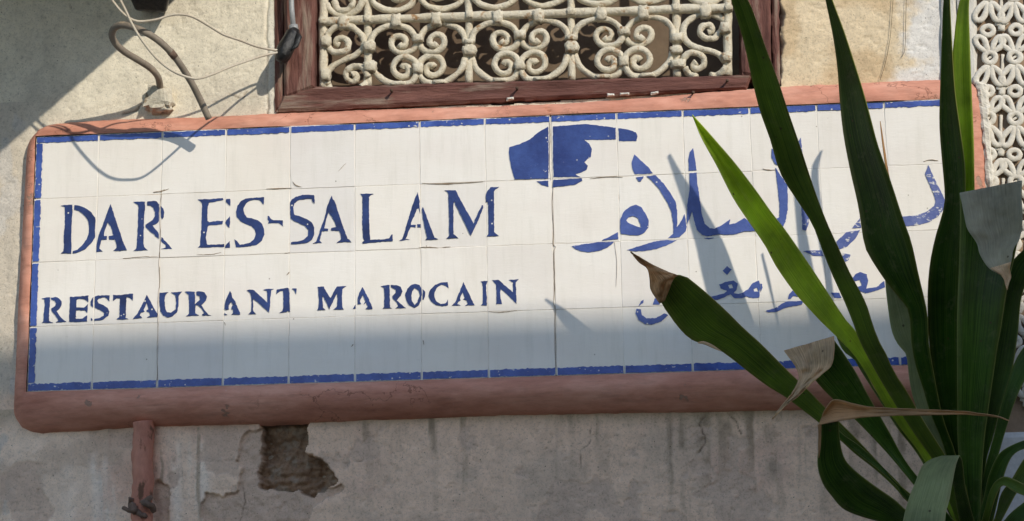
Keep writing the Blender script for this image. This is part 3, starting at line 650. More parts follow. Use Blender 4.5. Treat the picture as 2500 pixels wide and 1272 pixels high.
for r in range(NR):
    stripe(0, r+(0.12 if r == 0 else 0.02), 0, r+(0.86 if r == NR-1 else 0.985), (1, 0), 0.115, 60+r); stripe(NC, r+(0.12 if r == 0 else 0.02), NC, r+(0.86 if r == NR-1 else 0.985), (-1, 0), 0.115, 80+r)

LET = [  # (offset x, offset y, scale, [letters: list of shapes (outer, holes...)])
 (80, 440, 6.25, [
  [([(425,385),(520,375),(603,375),(605,480),(590,650),(585,900),(585,1118),(427,1115),(440,1098),(468,1085),(475,980),(475,850),(492,650),(490,410)],),
   ([(632,378),(690,385),(760,405),(830,440),(890,490),(945,565),(957,600),(950,680),(942,780),(953,850),(930,905),(880,970),(810,1040),(720,1090),(660,1108),(612,1115),(612,1080),(680,1060),(760,985),(820,900),(850,820),(860,720),(850,640),(820,570),(760,510),(700,465),(634,448)],)],
  [([(1185,365),(1200,400),(1240,530),(1290,680),(1330,790),(1370,920),(1410,1020),(1438,1068),(1330,1078),(1228,1078),(1280,1030),(1275,960),(1250,905),(1165,903),(1160,850),(1228,840),(1215,780),(1190,700),(1140,640),(1085,800),(1085,850),(1130,852),(1128,903),(1050,905),(1020,1000),(1015,1040),(1065,1085),(972,1092),(975,960),(1000,880),(1015,810),(1060,700),(1110,560),(1150,450)],)],
  [([(1535,330),(1600,325),(1710,325),(1710,420),(1700,560),(1690,800),(1688,960),(1695,1020),(1755,1065),(1640,1072),(1537,1075),(1580,1040),(1590,960),(1600,760),(1610,560),(1612,400),(1605,375)],),
   ([(1748,325),(1840,312),(1890,325),(1925,365),(1930,430),(1920,500),(1925,620),(1905,650),(1830,690),(1870,745),(1925,820),(1920,895),(1850,830),(1770,760),(1720,715),(1720,680),(1770,645),(1830,605),(1862,550),(1865,480),(1840,420),(1800,390),(1748,385)],),
   ([(1953,390),(1990,430),(2005,490),(1995,560),(1975,600),(1958,575),(1957,480)],), ([(1962,865),(2020,925),(2080,990),(2125,1045),(1955,1052),(2025,1025),(2022,990),(1958,930)],)]]),
 (460, 440, 6.25, [
  [([(140,292),(240,288),(330,290),(525,270),(533,300),(400,325),(310,345),(295,400),(290,500),(292,620),(320,640),(380,625),(525,618),(515,670),(400,682),(310,690),(290,710),(278,800),(265,870),(280,960),(290,985),(545,972),(545,1015),(400,1020),(260,1030),(145,1030),(180,990),(185,880),(200,700),(205,500),(210,350),(180,320)],),
   ([(575,285),(635,285),(643,330),(635,390),(570,330)],), ([(630,553),(635,640),(625,725),(605,715),(565,650),(580,610)],), ([(630,925),(632,1030),(563,1033),(565,1000)],)],
  [([(1150,260),(1153,340),(1143,375),(1110,330),(1080,300),(1000,300),(940,310),(880,350),(840,420),(835,455),(860,520),(895,570),(960,580),(1060,610),(1120,660),(1150,740),(1160,830),(1120,920),(1060,975),(1000,995),(870,1015),(725,1023),(703,900),(740,925),(785,985),(870,970),(940,950),(1000,900),(1030,820),(1010,750),(960,700),(880,670),(800,630),(740,565),(725,480),(745,390),(800,320),(870,280),(960,268)],)],
  [([(1208,545),(1230,548),(1260,590),(1290,605),(1440,612),(1443,700),(1400,665),(1370,650),(1215,655),(1230,625),(1212,595)],)],
  [([(1920,225),(1927,355),(1900,330),(1880,280),(1790,285),(1680,300),(1620,350),(1600,410),(1605,480),(1620,530),(1690,545),(1800,590),(1880,640),(1920,720),(1920,830),(1880,910),(1820,950),(1700,970),(1563,975),(1565,945),(1660,935),(1760,910),(1825,850),(1830,760),(1780,700),(1680,650),(1610,620),(1560,575),(1555,450),(1555,330),(1580,290),(1640,250),(1740,225),(1830,220)],)],
  [([(2190,235),(2205,290),(2225,310),(2270,430),(2320,590),(2380,760),(2430,890),(2487,940),(2370,942),(2262,955),(2330,900),(2325,830),(2300,770),(2175,765),(2178,725),(2260,710),(2240,650),(2190,560),(2135,480),(2095,620),(2072,735),(2127,738),(2125,770),(2040,775),(2010,880),(2000,920),(2035,950),(1900,965),(1945,935),(1985,850),(2030,700),(2075,590),(2120,400),(2160,290)],)]]),
 (840, 440, 6.25, [
  [([(250,205),(340,205),(457,208),(400,230),(382,260),(380,400),(380,560),(390,760),(398,910),(500,905),(620,900),(690,885),(725,830),(742,830),(740,930),(600,938),(420,955),(285,965),(280,945),(310,920),(290,880),(280,700),(280,500),(278,260)],)],
  [([(1120,180),(1140,250),(1152,300),(1155,420),(1162,515),(1135,430),(1110,440),(1080,520),(1020,650),(1020,680),(1092,678),(1090,720),(1015,715),(1000,745),(960,850),(940,895),(1000,905),(840,925),(885,895),(910,830),(950,700),(1000,530),(1060,330),(1090,260)],),
   ([(1115,672),(1165,668),(1168,720),(1120,722)],), ([(1205,405),(1240,500),(1290,640),(1330,740),(1380,870),(1435,898),(1340,908),(1238,908),(1270,880),(1255,820),(1225,700),(1200,560),(1190,440)],)],
  [([(1535,155),(1600,152),(1700,152),(1720,190),(1780,300),(1860,450),(1940,590),(1980,660),(2000,600),(2060,470),(2105,380),(2123,380),(2120,420),(2060,580),(2000,710),(1935,845),(1890,760),(1840,650),(1770,510),(1700,370),(1685,320),(1665,360),(1670,520),(1668,700),(1670,820),(1740,880),(1640,885),(1565,890),(1605,840),(1605,640),(1598,420),(1592,220),(1580,185)],),
   ([(2235,108),(2365,100),(2300,150),(2290,170),(2288,340),(2290,560),(2290,790),(2360,850),(2260,855),(2175,855),(2205,820),(2205,600),(2200,380),(2190,325),(2170,330),(2165,230),(2180,170)],)]]),
 (80, 660, 6.25, [
  [([(138,425),(180,418),(262,408),(255,520),(245,660),(245,770),(310,798),(220,802),(137,800),(165,765),(165,660),(185,540),(180,440)],),
   ([(280,415),(340,408),(400,425),(435,470),(438,530),(400,590),(360,620),(400,680),(450,745),(508,780),(430,790),(352,798),(385,765),(380,740),(340,680),(280,605),(285,580),(340,540),(355,500),(330,465),(285,445)],)],
  [([(568,405),(700,400),(848,382),(842,480),(790,440),(700,435),(665,450),(660,520),(665,565),(780,568),(840,512),(830,645),(790,610),(660,610),(655,680),(660,740),(760,735),(800,705),(828,690),(825,778),(690,788),(555,785),(560,600)],)],
  [([(920,405),(915,565),(885,535),(880,480)],), ([(890,725),(910,740),(905,768),(888,768)],),
   ([(945,400),(1000,382),(1170,378),(1165,475),(1130,430),(1090,412),(1010,430),(985,460),(1000,500),(1080,530),(1140,575),(1168,630),(1150,690),(1080,745),(1020,765),(940,768),(945,740),(1020,730),(1080,690),(1090,650),(1040,615),(950,570),(945,500)],)],
  [([(1225,375),(1340,375),(1480,355),(1528,358),(1525,455),(1490,420),(1430,410),(1420,520),(1415,720),(1460,745),(1370,750),(1275,745),(1320,715),(1325,600),(1330,430),(1280,425),(1222,465)],)],
  [([(1740,375),(1780,440),(1840,560),(1900,665),(1895,712),(1742,722),(1790,685),(1775,640),(1735,625),(1735,605),(1765,600),(1740,490),(1690,600),(1705,630),(1650,645),(1630,690),(1672,725),(1522,745),(1600,650),(1680,500)],)],
  [([(1935,345),(2000,335),(2065,332),(2020,380),(2010,460),(2020,590),(2050,635),(2110,645),(2180,590),(2190,480),(2175,380),(2110,335),(2200,330),(2275,322),(2225,380),(2225,520),(2200,640),(2130,700),(2060,718),(1990,690),(1945,620),(1935,500)],)]]),
 (440, 640, 6.25, [
  [([(75,450),(130,445),(218,450),(225,540),(222,640),(260,610),(300,570),(300,520),(250,500),(245,450),(300,440),(370,460),(405,520),(390,590),(320,655),(370,730),(430,800),(470,808),(340,818),(335,795),(365,775),(320,710),(270,655),(232,650),(230,780),(290,808),(200,815),(93,828),(135,785),(135,640),(130,500)],)],
  [([(760,440),(785,480),(790,540),(830,580),(850,630),(800,650),(790,615),(770,608),(740,660),(740,720),(690,730),(672,710),(690,600),(715,540),(735,490)],), ([(795,660),(855,640),(870,690),(910,765),(912,800),(780,800),(810,770),(805,720),(780,720),(780,690)],), ([(675,775),(720,800),(680,810)],)],
  [([(1015,432),(1060,418),(1110,420),(1170,470),(1260,550),(1330,620),(1330,500),(1320,440),(1268,420),(1340,408),(1425,408),(1385,430),(1375,560),(1365,700),(1355,765),(1270,690),(1180,610),(1110,560),(1110,650),(1110,745),(1155,790),(1090,790),(1038,795),(1080,750),(1090,640),(1085,530),(1070,470)],)],
  [([(1475,415),(1540,405),(1650,390),(1665,470),(1665,600),(1672,755),(1640,745),(1620,765),(1508,772),(1560,745),(1575,700),(1575,560),(1570,440),(1530,435),(1468,485)],), ([(1703,402),(1775,398),(1770,485),(1740,430)],)]]),
 (760, 640, 4.63, [
  [([(70,280),(140,275),(170,330),(215,405),(250,340),(290,275),(395,268),(350,300),(345,400),(350,510),(368,535),(250,535),(290,505),(300,430),(290,345),(250,430),(205,530),(180,470),(125,370),(130,510),(158,538),(65,542),(85,505),(85,400),(80,300)],)],
  [([(580,278),(605,330),(650,420),(690,510),(692,530),(615,530),(640,500),(620,455),(590,475),(610,440),(580,365),(550,440),(565,470),(525,475),(525,410),(545,345)],), ([(470,528),(500,480),(500,520)],)],
  [([(785,270),(840,260),(883,258),(888,350),(888,510),(912,520),(805,525),(825,500),(828,400),(820,290)],), ([(900,260),(960,258),(1010,280),(1028,330),(1010,380),(965,430),(1010,470),(1070,518),(950,522),(985,495),(965,450),(920,410),(915,380),(955,345),(955,310),(900,280)],)],
  [([(1175,245),(1220,260),(1248,300),(1250,370),(1240,430),(1210,490),(1165,517),(1110,490),(1075,430),(1060,370),(1085,300),(1130,258)], [(1170,290),(1140,330),(1130,380),(1140,440),(1168,485),(1200,450),(1225,380),(1215,320)]), ([(1262,305),(1285,330),(1287,370),(1270,425),(1258,420)],)],
  [([(1540,225),(1552,295),(1520,265),(1470,255),(1420,285),(1395,340),(1390,390),(1410,440),(1460,470),(1520,465),(1545,420),(1545,490),(1480,498),(1410,485),(1350,440),(1322,380),(1345,310),(1400,255),(1470,228)],)],
  [([(1720,225),(1750,290),(1790,370),(1830,460),(1850,488),(1737,490),(1770,470),(1755,435),(1715,420),(1735,405),(1710,335),(1680,410),(1690,430),(1660,450),(1650,475),(1690,490),(1590,493),(1625,455),(1670,350)],)],
  [([(1915,218),(1990,210),(1975,260),(1985,400),(1985,490),(1920,488),(1940,465),(1940,340),(1935,240)],)],
  [([(2045,205),(2120,200),(2180,255),(2280,340),(2280,230),(2230,200),(2345,193),(2310,230),(2320,400),(2318,470),(2240,390),(2140,300),(2135,390),(2155,470),(2092,473),(2095,380),(2090,250)],)]]),
 (1380, 340, 4.1667, [
  [([(703,155),(770,215),(850,290),(890,345),(820,352),(705,352),(680,290),(675,240),(690,185)],), ([(722,385),(800,378),(770,430),(745,425)],),
   ([(830,375),(920,365),(1000,450),(1080,560),(1125,640),(1140,740),(1140,850),(1135,895),(1170,850),(1215,760),(1235,890),(1225,935),(1160,998),(1045,1005),(1100,960),(1100,860),(1075,720),(1020,610),(950,500),(880,420)],),
   ([(630,1125),(760,1085),(900,1040),(1020,1025),(1135,1030),(1040,1075),(930,1115),(820,1135),(700,1140)],)],
  [([(1300,90),(1320,200),(1335,315),(1258,320),(1255,200),(1268,130)],),
   ([(1265,345),(1335,340),(1345,450),(1370,620),(1390,760),(1420,860),(1470,905),(1520,910),(1600,870),(1680,810),(1670,865),(1740,850),(1820,800),(1900,850),(1990,880),(2100,830),(2180,790),(2180,650),(2160,480),(2140,290),(2200,380),(2260,470),(2265,700),(2240,840),(2215,890),(2100,920),(2000,925),(1900,935),(1820,935),(1730,965),(1640,970),(1560,965),(1450,985),(1390,970),(1340,920),(1305,800),(1290,735),(1270,790),(1240,860),(1240,660),(1265,520)],),
   ([(2100,92),(2166,125),(2187,271),(2137,250),(2100,188)],), ([(1410,1005),(1515,1000),(1460,1020)],)],
  [([(720,665),(780,695),(820,760),(850,830),(845,900),(800,955),(740,978),(660,975),(565,960),(558,880),(565,800),(600,730),(660,685)], [(690,780),(740,800),(775,900),(700,875),(640,850),(620,825),(640,795)]),
   ([(370,1030),(450,990),(535,945),(540,1015)],), ([(68,1088),(200,1065),(350,1045),(495,1045),(440,1095),(340,1135),(240,1150),(150,1135),(100,1115)],)]]),
 (1880, 340, 4.24, [
  [([(320,-20),(330,100),(370,500),(400,800),(405,860),(375,945),(335,935),(325,700),(290,300),(272,60)],)],
  [([(930,815),(945,915),(850,918)],), ([(790,960),(935,940),(880,1030),(800,1110),(720,1140),(685,1060)],), ([(345,1155),(530,1148),(555,1210),(440,1200)],), ([(755,1175),(835,1195),(810,1255),(765,1272),(750,1220)],)],
  [([(1640,268),(1700,400),(1760,520),(1810,620),(1800,720),(1740,800),(1640,860),(1520,890),(1400,900),(960,915),(945,815),(1370,800),(1500,790),(1620,750),(1700,690),(1715,640),(1690,560),(1640,440),(1605,360)],)]]),
 (1500, 600, 2.544, [
  [([(672,155),(700,127),(727,147),(700,180)],),
   ([(652,240),(690,225),(740,215),(765,235),(760,270),(740,295),(770,300),(800,290),(830,270),(860,230),(900,215),(905,260),(900,320),(860,325),(820,315),(790,325),(745,325),(720,300),(680,320),(640,335),(590,335),(560,325),(620,312),(680,295),(700,280),(660,265)], [(705,245),(730,238),(737,262),(715,265)], [(865,268),(885,260),(898,285),(868,285)]),
   ([(907,235),(918,235),(920,260),(910,285)],)],
  [([(137,390),(165,395),(170,430),(200,450),(260,448),(310,420),(335,430),(290,470),(230,490),(190,485),(150,460),(133,420)],), ([(148,375),(165,345),(183,333),(178,355)],), ([(240,365),(250,330),(270,315),(285,345),(280,365)],)],
  [([(940,405),(1000,385),(1070,345),(1120,345),(1175,340),(1165,365),(1110,375),(1060,385),(1010,410),(960,412)],), ([(1080,330),(1085,300),(1110,275),(1140,290),(1160,320),(1110,310),(1095,330)],)]]),
 (1750, 300, 2.544, [
  [([(710,1055),(760,1055),(775,1085),(730,1088)],), ([(840,970),(860,940),(890,925),(930,940),(940,980),(920,1055),(870,1040),(865,1020),(900,1010),(890,975),(850,985)],), ([(920,1030),(990,1020),(1040,980),(1045,1020),(1000,1040),(920,1060)],)]]),
]
n_ = 0
for ox, oy, s, letters in LET:
    for shapes in letters:
        n_ += 1
        if ox < 1300: paint('letter', [[blk(ox, oy, s, lp) for lp in sh] for sh in shapes], MT['letter'], sign, 0.8, n_)
        else:
            for sh in shapes: paint('brush_stroke', [[blk(ox, oy, s, lp) for lp in sh]], MT['faded'] if ox == 1880 else MT['script'], sign, 0.8, n_)
HAND = [[(140,315),(220,290),(290,260),(370,195),(440,155),(443,300),(443,560),(180,565),(150,460),(135,370)],
        [(478,155),(600,145),(730,135),(850,150),(965,165),(965,255),(860,258),(720,258),(760,290),(780,330),(770,390),(720,430),(750,460),(740,490),(700,510),(650,525),(690,545),(482,548),(478,400)],
        [(985,168),(1060,178),(1120,200),(1133,230),(1125,268),(990,268)], [(480,570),(600,562),(700,556),(705,575),(650,605),(560,618),(475,625)], [(350,582),(440,575),(443,622),(390,608)]]
paint('pointing_hand', [[blk(1200, 260, 3.18, q)] for q in HAND], MT['hand'], sign, 0.8, 77)

def ribbon(pts, w):
    q = crom(pts, max(6, len(pts)*5)); n = len(q); t = np.gradient(q, axis=0); t /= np.linalg.norm(t, axis=1)[:, None]+1e-9
    nn = np.stack([-t[:, 1], t[:, 0]], 1); ww = np.array([w*(0.35+0.65*float(vn(i*0.6+pts[0][0], pts[0][1], 6)))*min(1, 0.2+2*min(i, n-1-i)/n) for i in range(n)])[:, None]
    return (q+nn*ww).tolist()+(q-nn*ww)[::-1].tolist()
for pts, w in (([(1030, 447), (1062, 449), (1110, 448), (1180, 443)], 1.6), ([(374, 469), (392, 467), (402, 464), (412, 461)], 2.0), ([(300, 631), (345, 627), (385, 627)], 1.0), ([(480, 622), (515, 621), (540, 616)], 1.3),
               ([(650, 461), (680, 460), (712, 459)], 1.3), ([(714, 443), (722, 452), (736, 456)], 1.4), ([(1022, 604), (1045, 603), (1070, 605)], 1.2), ([(1080, 604), (1100, 602)], 1.0), ([(695, 618), (708, 617)], 1.0),
               ([(1351, 455), (1348, 500), (1352, 560), (1350, 596), (1357, 604), (1352, 620), (1354, 700), (1351, 745), (1356, 752), (1355, 800), (1357, 900)], 0.55), ([(394, 470), (390, 520), (391, 590), (388, 640), (390, 690), (386, 720), (385, 800), (383, 860), (384, 930)], 0.5),
               ([(1033, 830), (1035, 842)], 1.5), ([(548, 786), (550, 795)], 1.4), ([(857, 846), (863, 840)], 1.6), ([(826, 418), (838, 405), (845, 398)], 0.8), ([(700, 672), (706, 664)], 1.5), ([(1862, 412), (1880, 415), (1895, 414)], 1.2), ([(2255, 394), (2270, 390), (2290, 392)], 1.6),
               ([(1340, 282), (1343, 330), (1342, 400), (1345, 440)], 0.9), ([(1193, 760), (1215, 763), (1262, 758)], 1.0), ([(1520, 432), (1480, 432), (1440, 436)], 0.8), ([(1500, 590), (1506, 640), (1504, 700)], 0.5)):
    paint('hairline_crack', [[ribbon(pts, w)]], MT['dirt'], sign, 0.5, int(pts[0][0]), PD-0.0003)
# salmon frame: a fat rounded roll between the tile edge and the wall
inner = [proj_np(*T(c, r)) for c, r in ((0, 0), (NC, 0), (NC, NR), (0, NR))]
Lr = lambda a, b, n: [(a[0]+(b[0]-a[0])*k/n, a[1]+(b[1]-a[1])*k/n) for k in range(n)]
def seg_in(i, n): return Lr(inner[i], inner[(i+1) % 4], n)
TOP = [(104, 312), (140, 298), (300, 288), (520, 281), (800, 268), (1337, 251), (1620, 231), (1900, 208), (2300, 190), (2368, 194)]
RGT = [(2398, 212), (2412, 262), (2415, 350), (2422, 450), (2424, 700), (2426, 900), (2424, 950)]
BOT = [(2412, 982), (2380, 995), (2200, 998), (1900, 1005), (1250, 1016), (700, 1036), (330, 1046), (180, 1056), (90, 1059)]
LFT = [(52, 1046), (36, 1020), (34, 980), (45, 700), (60, 450), (66, 360), (80, 330)]
ns = (300, 110, 300, 110)
outp = []; dep_o = []; inp = []
for k, (pl, n) in enumerate(zip((TOP, RGT, BOT, LFT), ns)):
    nxt = (RGT, BOT, LFT, TOP)[k][0]
    q = crom(pl+[nxt], n+1)[:-1]; outp += q.tolist()
    dep_o += [0.010 if k == 0 else 0.004]*n
    inp += seg_in(k, n)
dep_o = np.array(dep_o); kern = np.ones(25)/25
dep_o = np.convolve(np.concatenate([dep_o[-12:], dep_o, dep_o[:12]]), kern, 'valid')
m = 18; F = []; nP = len(outp)
fat = np.concatenate([np.full(n, v) for n, v in zip(ns, (0.0, 0.15, 1.0, 0.25))])
fat = np.convolve(np.concatenate([fat[-20:], fat, fat[:20]]), np.ones(41)/41, 'valid')[:, None]
IA = np.array([tuple(P(x, y, TILE_D)) for x, y in inp]); OA = np.array([tuple(P(x, y, d)) for (x, y), d in zip(outp, dep_o)])
wid = np.hypot(OA[:, 0]-IA[:, 0], OA[:, 2]-IA[:, 2])[:, None]
sv = np.linspace(0, 1, m)[None, :]; ev = np.where(sv == 0, -0.004, sv)
xs = IA[:, :1]+(OA[:, :1]-IA[:, :1])*ev; zs = IA[:, 2:]+(OA[:, 2:]-IA[:, 2:])*ev
roundp = np.sin(np.minimum(np.pi*0.93*sv+0.10, np.pi))**0.62
dfat = 0.024*(1-sv)-0.012*sv+(0.016+0.34*np.minimum(wid, 0.085))*roundp
dflat = -0.010+(TILE_D+0.014)*np.sqrt(np.clip(1-sv**2.1, 0, 1))
dd = dfat*fat+dflat*(1-fat)
n1 = fbm(xs*9+zs*3, zs*9, 4, 91)-0.5; n2 = fbm(xs*50+zs*11, zs*50, 3, 92)-0.5
n3 = fbm(xs*19+zs*5, zs*23, 4, 93)-0.5
dd = dd+(0.012*n1+0.0032*n2+0.006*n3)*np.minimum(1, 3*(1-sv))
dd[:, -1] = -0.012
crk = np.exp(-(((xs-P(1337, 262, 0.04).x-0.004*np.sin(sv*9))/0.0019)**2)); crk[300:] = 0
V = np.stack([xs, -dd+0.006*crk, zs+0.004*n2*sv], -1).reshape(-1, 3).tolist()
for i in range(nP):
    j = (i+1) % nP
    for k in range(m-1): F.append((i*m+k, i*m+k+1, j*m+k+1, j*m+k))
mk('frame', V, F, MT['pink'], sign, True)

# ------------------------------------------------------------------ carved stucco lattice at the right edge
lat = thing('stucco_lattice', (P(2450, 600).x, 0, P(2450, 1055).z), 'white carved stucco lattice panel at the right edge beside the sign', 'lattice panel')
slab('backing', [(2380, -120), (2620, -130), (2620, 1052), (2380, 1058)], 0.006, 0.001, MT['stuccoback'], lat, 0.04)
slab('post', [(2298, -90), (2334, -90), (2336, 200), (2300, 200)], 0.010, 0.0, MT['whitewood'], lat, 0.006, 0.002, 40, 12, (3, .4), 0.001)
slab('post', [(2338, -90), (2384, -90), (2386, 208), (2340, 204)], 0.014, 0.0, MT['whitewood'], lat, 0.006, 0.002, 40, 13, (3, .4), 0.002)
slab('plinth', [(2380, 1058), (2620, 1050), (2620, 1400), (2380, 1400)], 0.022, 0.0, MT['whitewash'], lat, 0.012, 0.003, 14, 14)
LZ = lambda x, y: (2300+x/2.544, y/2.544)
def stuc(name, pts, r, d=0.020, closed=True, n=22, flat=0.5, seed=0):
    q = crom(pts, n+1, True)[:-1] if closed else crom(pts, n)
    tube(name, [P(*LZ(x, y), d-0.004) for x, y in q], r/2.544*PXM, MT['stucco'], lat, 10, 0.30, closed, flat, seed)
def ringp(x, y, a, b, rot=0, n=10, drop=0.0):
    out = []
    for k in range(n):
        t = 2*math.pi*k/n; u, v = a*math.cos(t), b*math.sin(t)
        if drop: u *= (1-drop*(v/b))*0.8
        out.append((x+u*math.cos(rot)-v*math.sin(rot), y+u*math.sin(rot)+v*math.cos(rot)))
    return out
s_ = 0
for j in range(-1, 8):
    for k in range(0, 4):
        bx, by = 292+158*k+(0 if j % 2 else 6)+random.uniform(-8, 8), 352+388*j+random.uniform(-8, 8)
        if by > 2650: continue
        s_ += 1
        stuc('ring', ringp(bx, by, 36, 34), 19, seed=s_)
        stuc('ring_bar', [(bx-20, by+12), (bx+3, by-2), (bx+22, by-12)], 8, 0.018, False, 6, seed=s_)
        for sx in (-1, 1):
            stuc('petal', ringp(bx+sx*48, by-82, 30, 54, sx*0.62, 10, 0.45), 18, seed=s_+sx)
            stuc('petal', ringp(bx+sx*44, by+112, 32, 62, -sx*0.5, 10, -0.45), 19, seed=s_+2*sx)
        stuc('ring', ringp(bx-4+random.uniform(-12,12), by-168, 34, 28), 18, seed=s_+5)
        stuc('star', [(bx+80, by+150), (bx+79, by+190), (bx+76, by+235)], 22, 0.016, False, 6, seed=s_+7)
        stuc('star', [(bx+40, by+185), (bx+80, by+196), (bx+118, by+180)], 15, 0.016, False, 6, seed=s_+8)
        stuc('stem', [(bx+80, by-20), (bx+78, by+60), (bx+80, by+140)], 11, 0.013, False, 6, seed=s_+9)
# ragged lime edge where the frame meets the lattice
slab('lime_edge', [(2384, 198), (2412, 205), (2428, 470), (2416, 470)], 0.026, 0.004, MT['stucco'], lat, 0.004, 0.006, 50, 17, (1, 1), 0.006)

# ------------------------------------------------------------------ pipe below the sign, with a rag
pipe = thing('drain_pipe', tuple(P(348, 1272, 0.0)), 'salmon painted vertical pipe flaking rust under the left part of the sign', 'pipe')
q = [P(349+6*(t*0.6)-0.02*t*10, 1040+t*34, 0.022) for t in range(0, 14)]
q = [P(350-4*t/14+2*math.sin(t*1.3), 1030+t*24, 0.022) for t in range(0, 14)]
q = resample([tuple(v) for v in q], 60).tolist()+[(q[-1].x, -0.022, z) for z in np.linspace(q[-1].z-0.03, 0.02, 24)]
tube('tube', q, 0.0238, MT['pipe'], pipe, 18, 0.10, seed=3)
rg = thing('rag', tuple(P(340, 1250, 0.05)), 'dark crumpled rag knotted round the salmon pipe at the bottom edge', 'rag')
for k, pts in enumerate(([(300, 1240), (318, 1246), (340, 1236), (360, 1220), (372, 1212)], [(322, 1228), (330, 1246), (345, 1256), (356, 1262)], [(318, 1215), (322, 1238), (334, 1254)], [(330, 1232), (350, 1226), (368, 1236), (376, 1250)])):
    c = crom(pts, 18)
    tube('twist', [P(x, y, 0.044+0.008*math.sin(i*.5+k)) for i, (x, y) in enumerate(c)], [0.003+0.006*math.sin(math.pi*(i+1)/20) for i in range(18)], MT['rag'], rg, 8, 0.5, flat=0.8, seed=k+40)

# ------------------------------------------------------------------ cables, wires, fixture
cb = thing('thick_cable', tuple(P(390, 270, 0.0)), 'thick grey cable looping out of a plaster lump above the sign', 'cable')
cp = [(392, 232, .012), (390, 205, .035), (384, 185, .07), (366, 165, .105), (335, 145, .135), (305, 127, .16), (282, 106, .185), (273, 84, .205), (281, 67, .225), (300, 61, .24), (330, 68, .25), (365, 84, .25), (400, 110, .232), (432, 146, .198), (462, 192, .16), (488, 242, .125), (510, 290, .10)]
c3 = crom([tuple(P(x, y, d)) for x, y, d in cp], 70)
tube('sheath', c3, 0.0079, MT['cable'], cb, 12, 0.04, seed=2)
tube('tape_band', c3[[48, 49, 50]], 0.0086, MT['rag'], cb, 12, 0.05)
V = []; F = []; n, mm_ = 22, 14; c = P(391, 246, 0.0)
for i in range(mm_):
    ph = -math.pi/2+math.pi*i/(mm_-1)
    for k in range(n):
        th = 2*math.pi*k/n; sg = lambda v, e: math.copysign(abs(v)**e, v)
        wv = 0.034 if math.sin(ph) < 0 else 0.029
        v = Vector((sg(math.cos(ph), .5)*sg(math.cos(th), .6)*wv, sg(math.cos(ph), .5)*sg(math.sin(th), .6)*0.032, sg(math.sin(ph), .55)*0.032))
        v *= 1+0.75*(float(fbm(th*2.0+3, ph*3.0, 5, 8))-0.5)
        V.append(c+v)
for i in range(mm_-1):
    for k in range(n): F.append((i*n+k, i*n+(k+1) % n, (i+1)*n+(k+1) % n, (i+1)*n+k))
mk('plaster_lump', V, F, MT['lump'], cb)
W1 = [(230, -70, .33), (268, -8, .31), (300, 32, .30), (328, 50, .29), (352, 52, .28), (385, 47, .275), (412, 38, .27), (440, 35, .265), (470, 41, .25), (505, 60, .22), (545, 84, .19), (585, 98, .16), (622, 112, .12), (655, 120, .09), (688, 124, .072)]
W2 = [(262, -70, .33), (288, -12, .31), (306, 24, .30), (322, 58, .295), (345, 96, .29), (378, 138, .285), (410, 166, .28), (442, 183, .27), (480, 192, .255), (520, 181, .225), (560, 164, .19), (600, 150, .155), (642, 136, .11), (688, 126, .072)]
for w, lb in ((W1, 'thin white wire, the upper one, sagging from top left to the black connector'), (W2, 'thin white wire, the lower one, dipping in a deep loop to the black connector')):
    tag(tube('wire', crom([tuple(P(*v)) for v in w], 80), 0.0029, MT['wire'], None, 7), lb, 'wire', 'thin white wires')
rod = thing('conduit', tuple(P(712, 70, 0.05)), 'grey metal rod hanging on the left window jamb with black taped connector', 'conduit')
tube('rod', [P(706, -560, 0.05), P(706, -200, 0.05), P(712, 20, 0.05), P(717, 74, 0.05)], 0.0062, MT['steel'], rod, 12)
tube('cap', [P(716, 62, 0.05), P(718, 76, 0.05)], 0.0105, MT['steel'], rod, 12)
tube('connector', [P(722, 72, .052), P(716, 84, .055), P(708, 100, .06), P(698, 118, .066), P(690, 136, .07), P(684, 150, .07)], [0.010, 0.017, 0.019, 0.020, 0.0185, 0.012], MT['black'], rod, 12, 0.22, seed=6)
tube('tape_tail', [P(722, 76, .058), P(728, 92, .07), P(722, 112, .075), P(706, 124, .078)], [0.006, .009, .008, .004], MT['black'], rod, 8, 0.3, flat=0.5, seed=7)
fx = thing('black_fixture', tuple(P(365, 0, 0.0)), 'black boxy fixture on the wall cut off by the top edge, left of the window, with an unseen overhang added for its shadow', 'light fixture')
bl = P(318, 26, 0.02); tr = P(414, -40, 0.02); bx_z = P(415, -18, 0).z
V = [P(338, 22, .004), P(408, 28, .004), P(404, 32, .055), P(330, 26, .055), P(326, -26, .0), P(419, -26, .0), P(421, -40, .11), P(300, -40, .11)]
o = mk('foot', V, [(0, 1, 2, 3)[::-1], (4, 5, 6, 7), (0, 1, 5, 4), (1, 2, 6, 5), (2, 3, 7, 6), (3, 0, 4, 7)], MT['black'], fx)
bm_ = o.modifiers.new('bevel', 'BEVEL'); bm_.width = 0.006; bm_.segments = 3
xr = P(424, -20, 0).x
zb = P(415, -26, 0).z
box('bracket', (xr-0.10, -0.10, zb-0.01), (xr-0.02, -0.001, zb+0.285), MT['black'], fx, 0.01)
box('shadow_canopy', (xr+0.36-1.9, -1.06, zb+0.28), (xr+0.36, -0.001, zb+0.40), MT['black'], fx, 0.01)  # unseen overhang, added to cast the soft diagonal shadow at upper left
for k, pts in enumerate(([(2184, -60), (2176, 60), (2172, 100), (2160, 160), (2148, 196)], [(2214, -60), (2211, 60), (2209, 120), (2201, 140)])):
    o = tube('string', [P(x, y, 0.006) for x, y in crom(pts, 30)], 0.0006, MT['string'], None, 5)
    tag(o, ('long dark thread' if k == 0 else 'shorter dark thread')+' hanging on the tan plaster right of the window', 'thread', 'threads on the tan plaster')

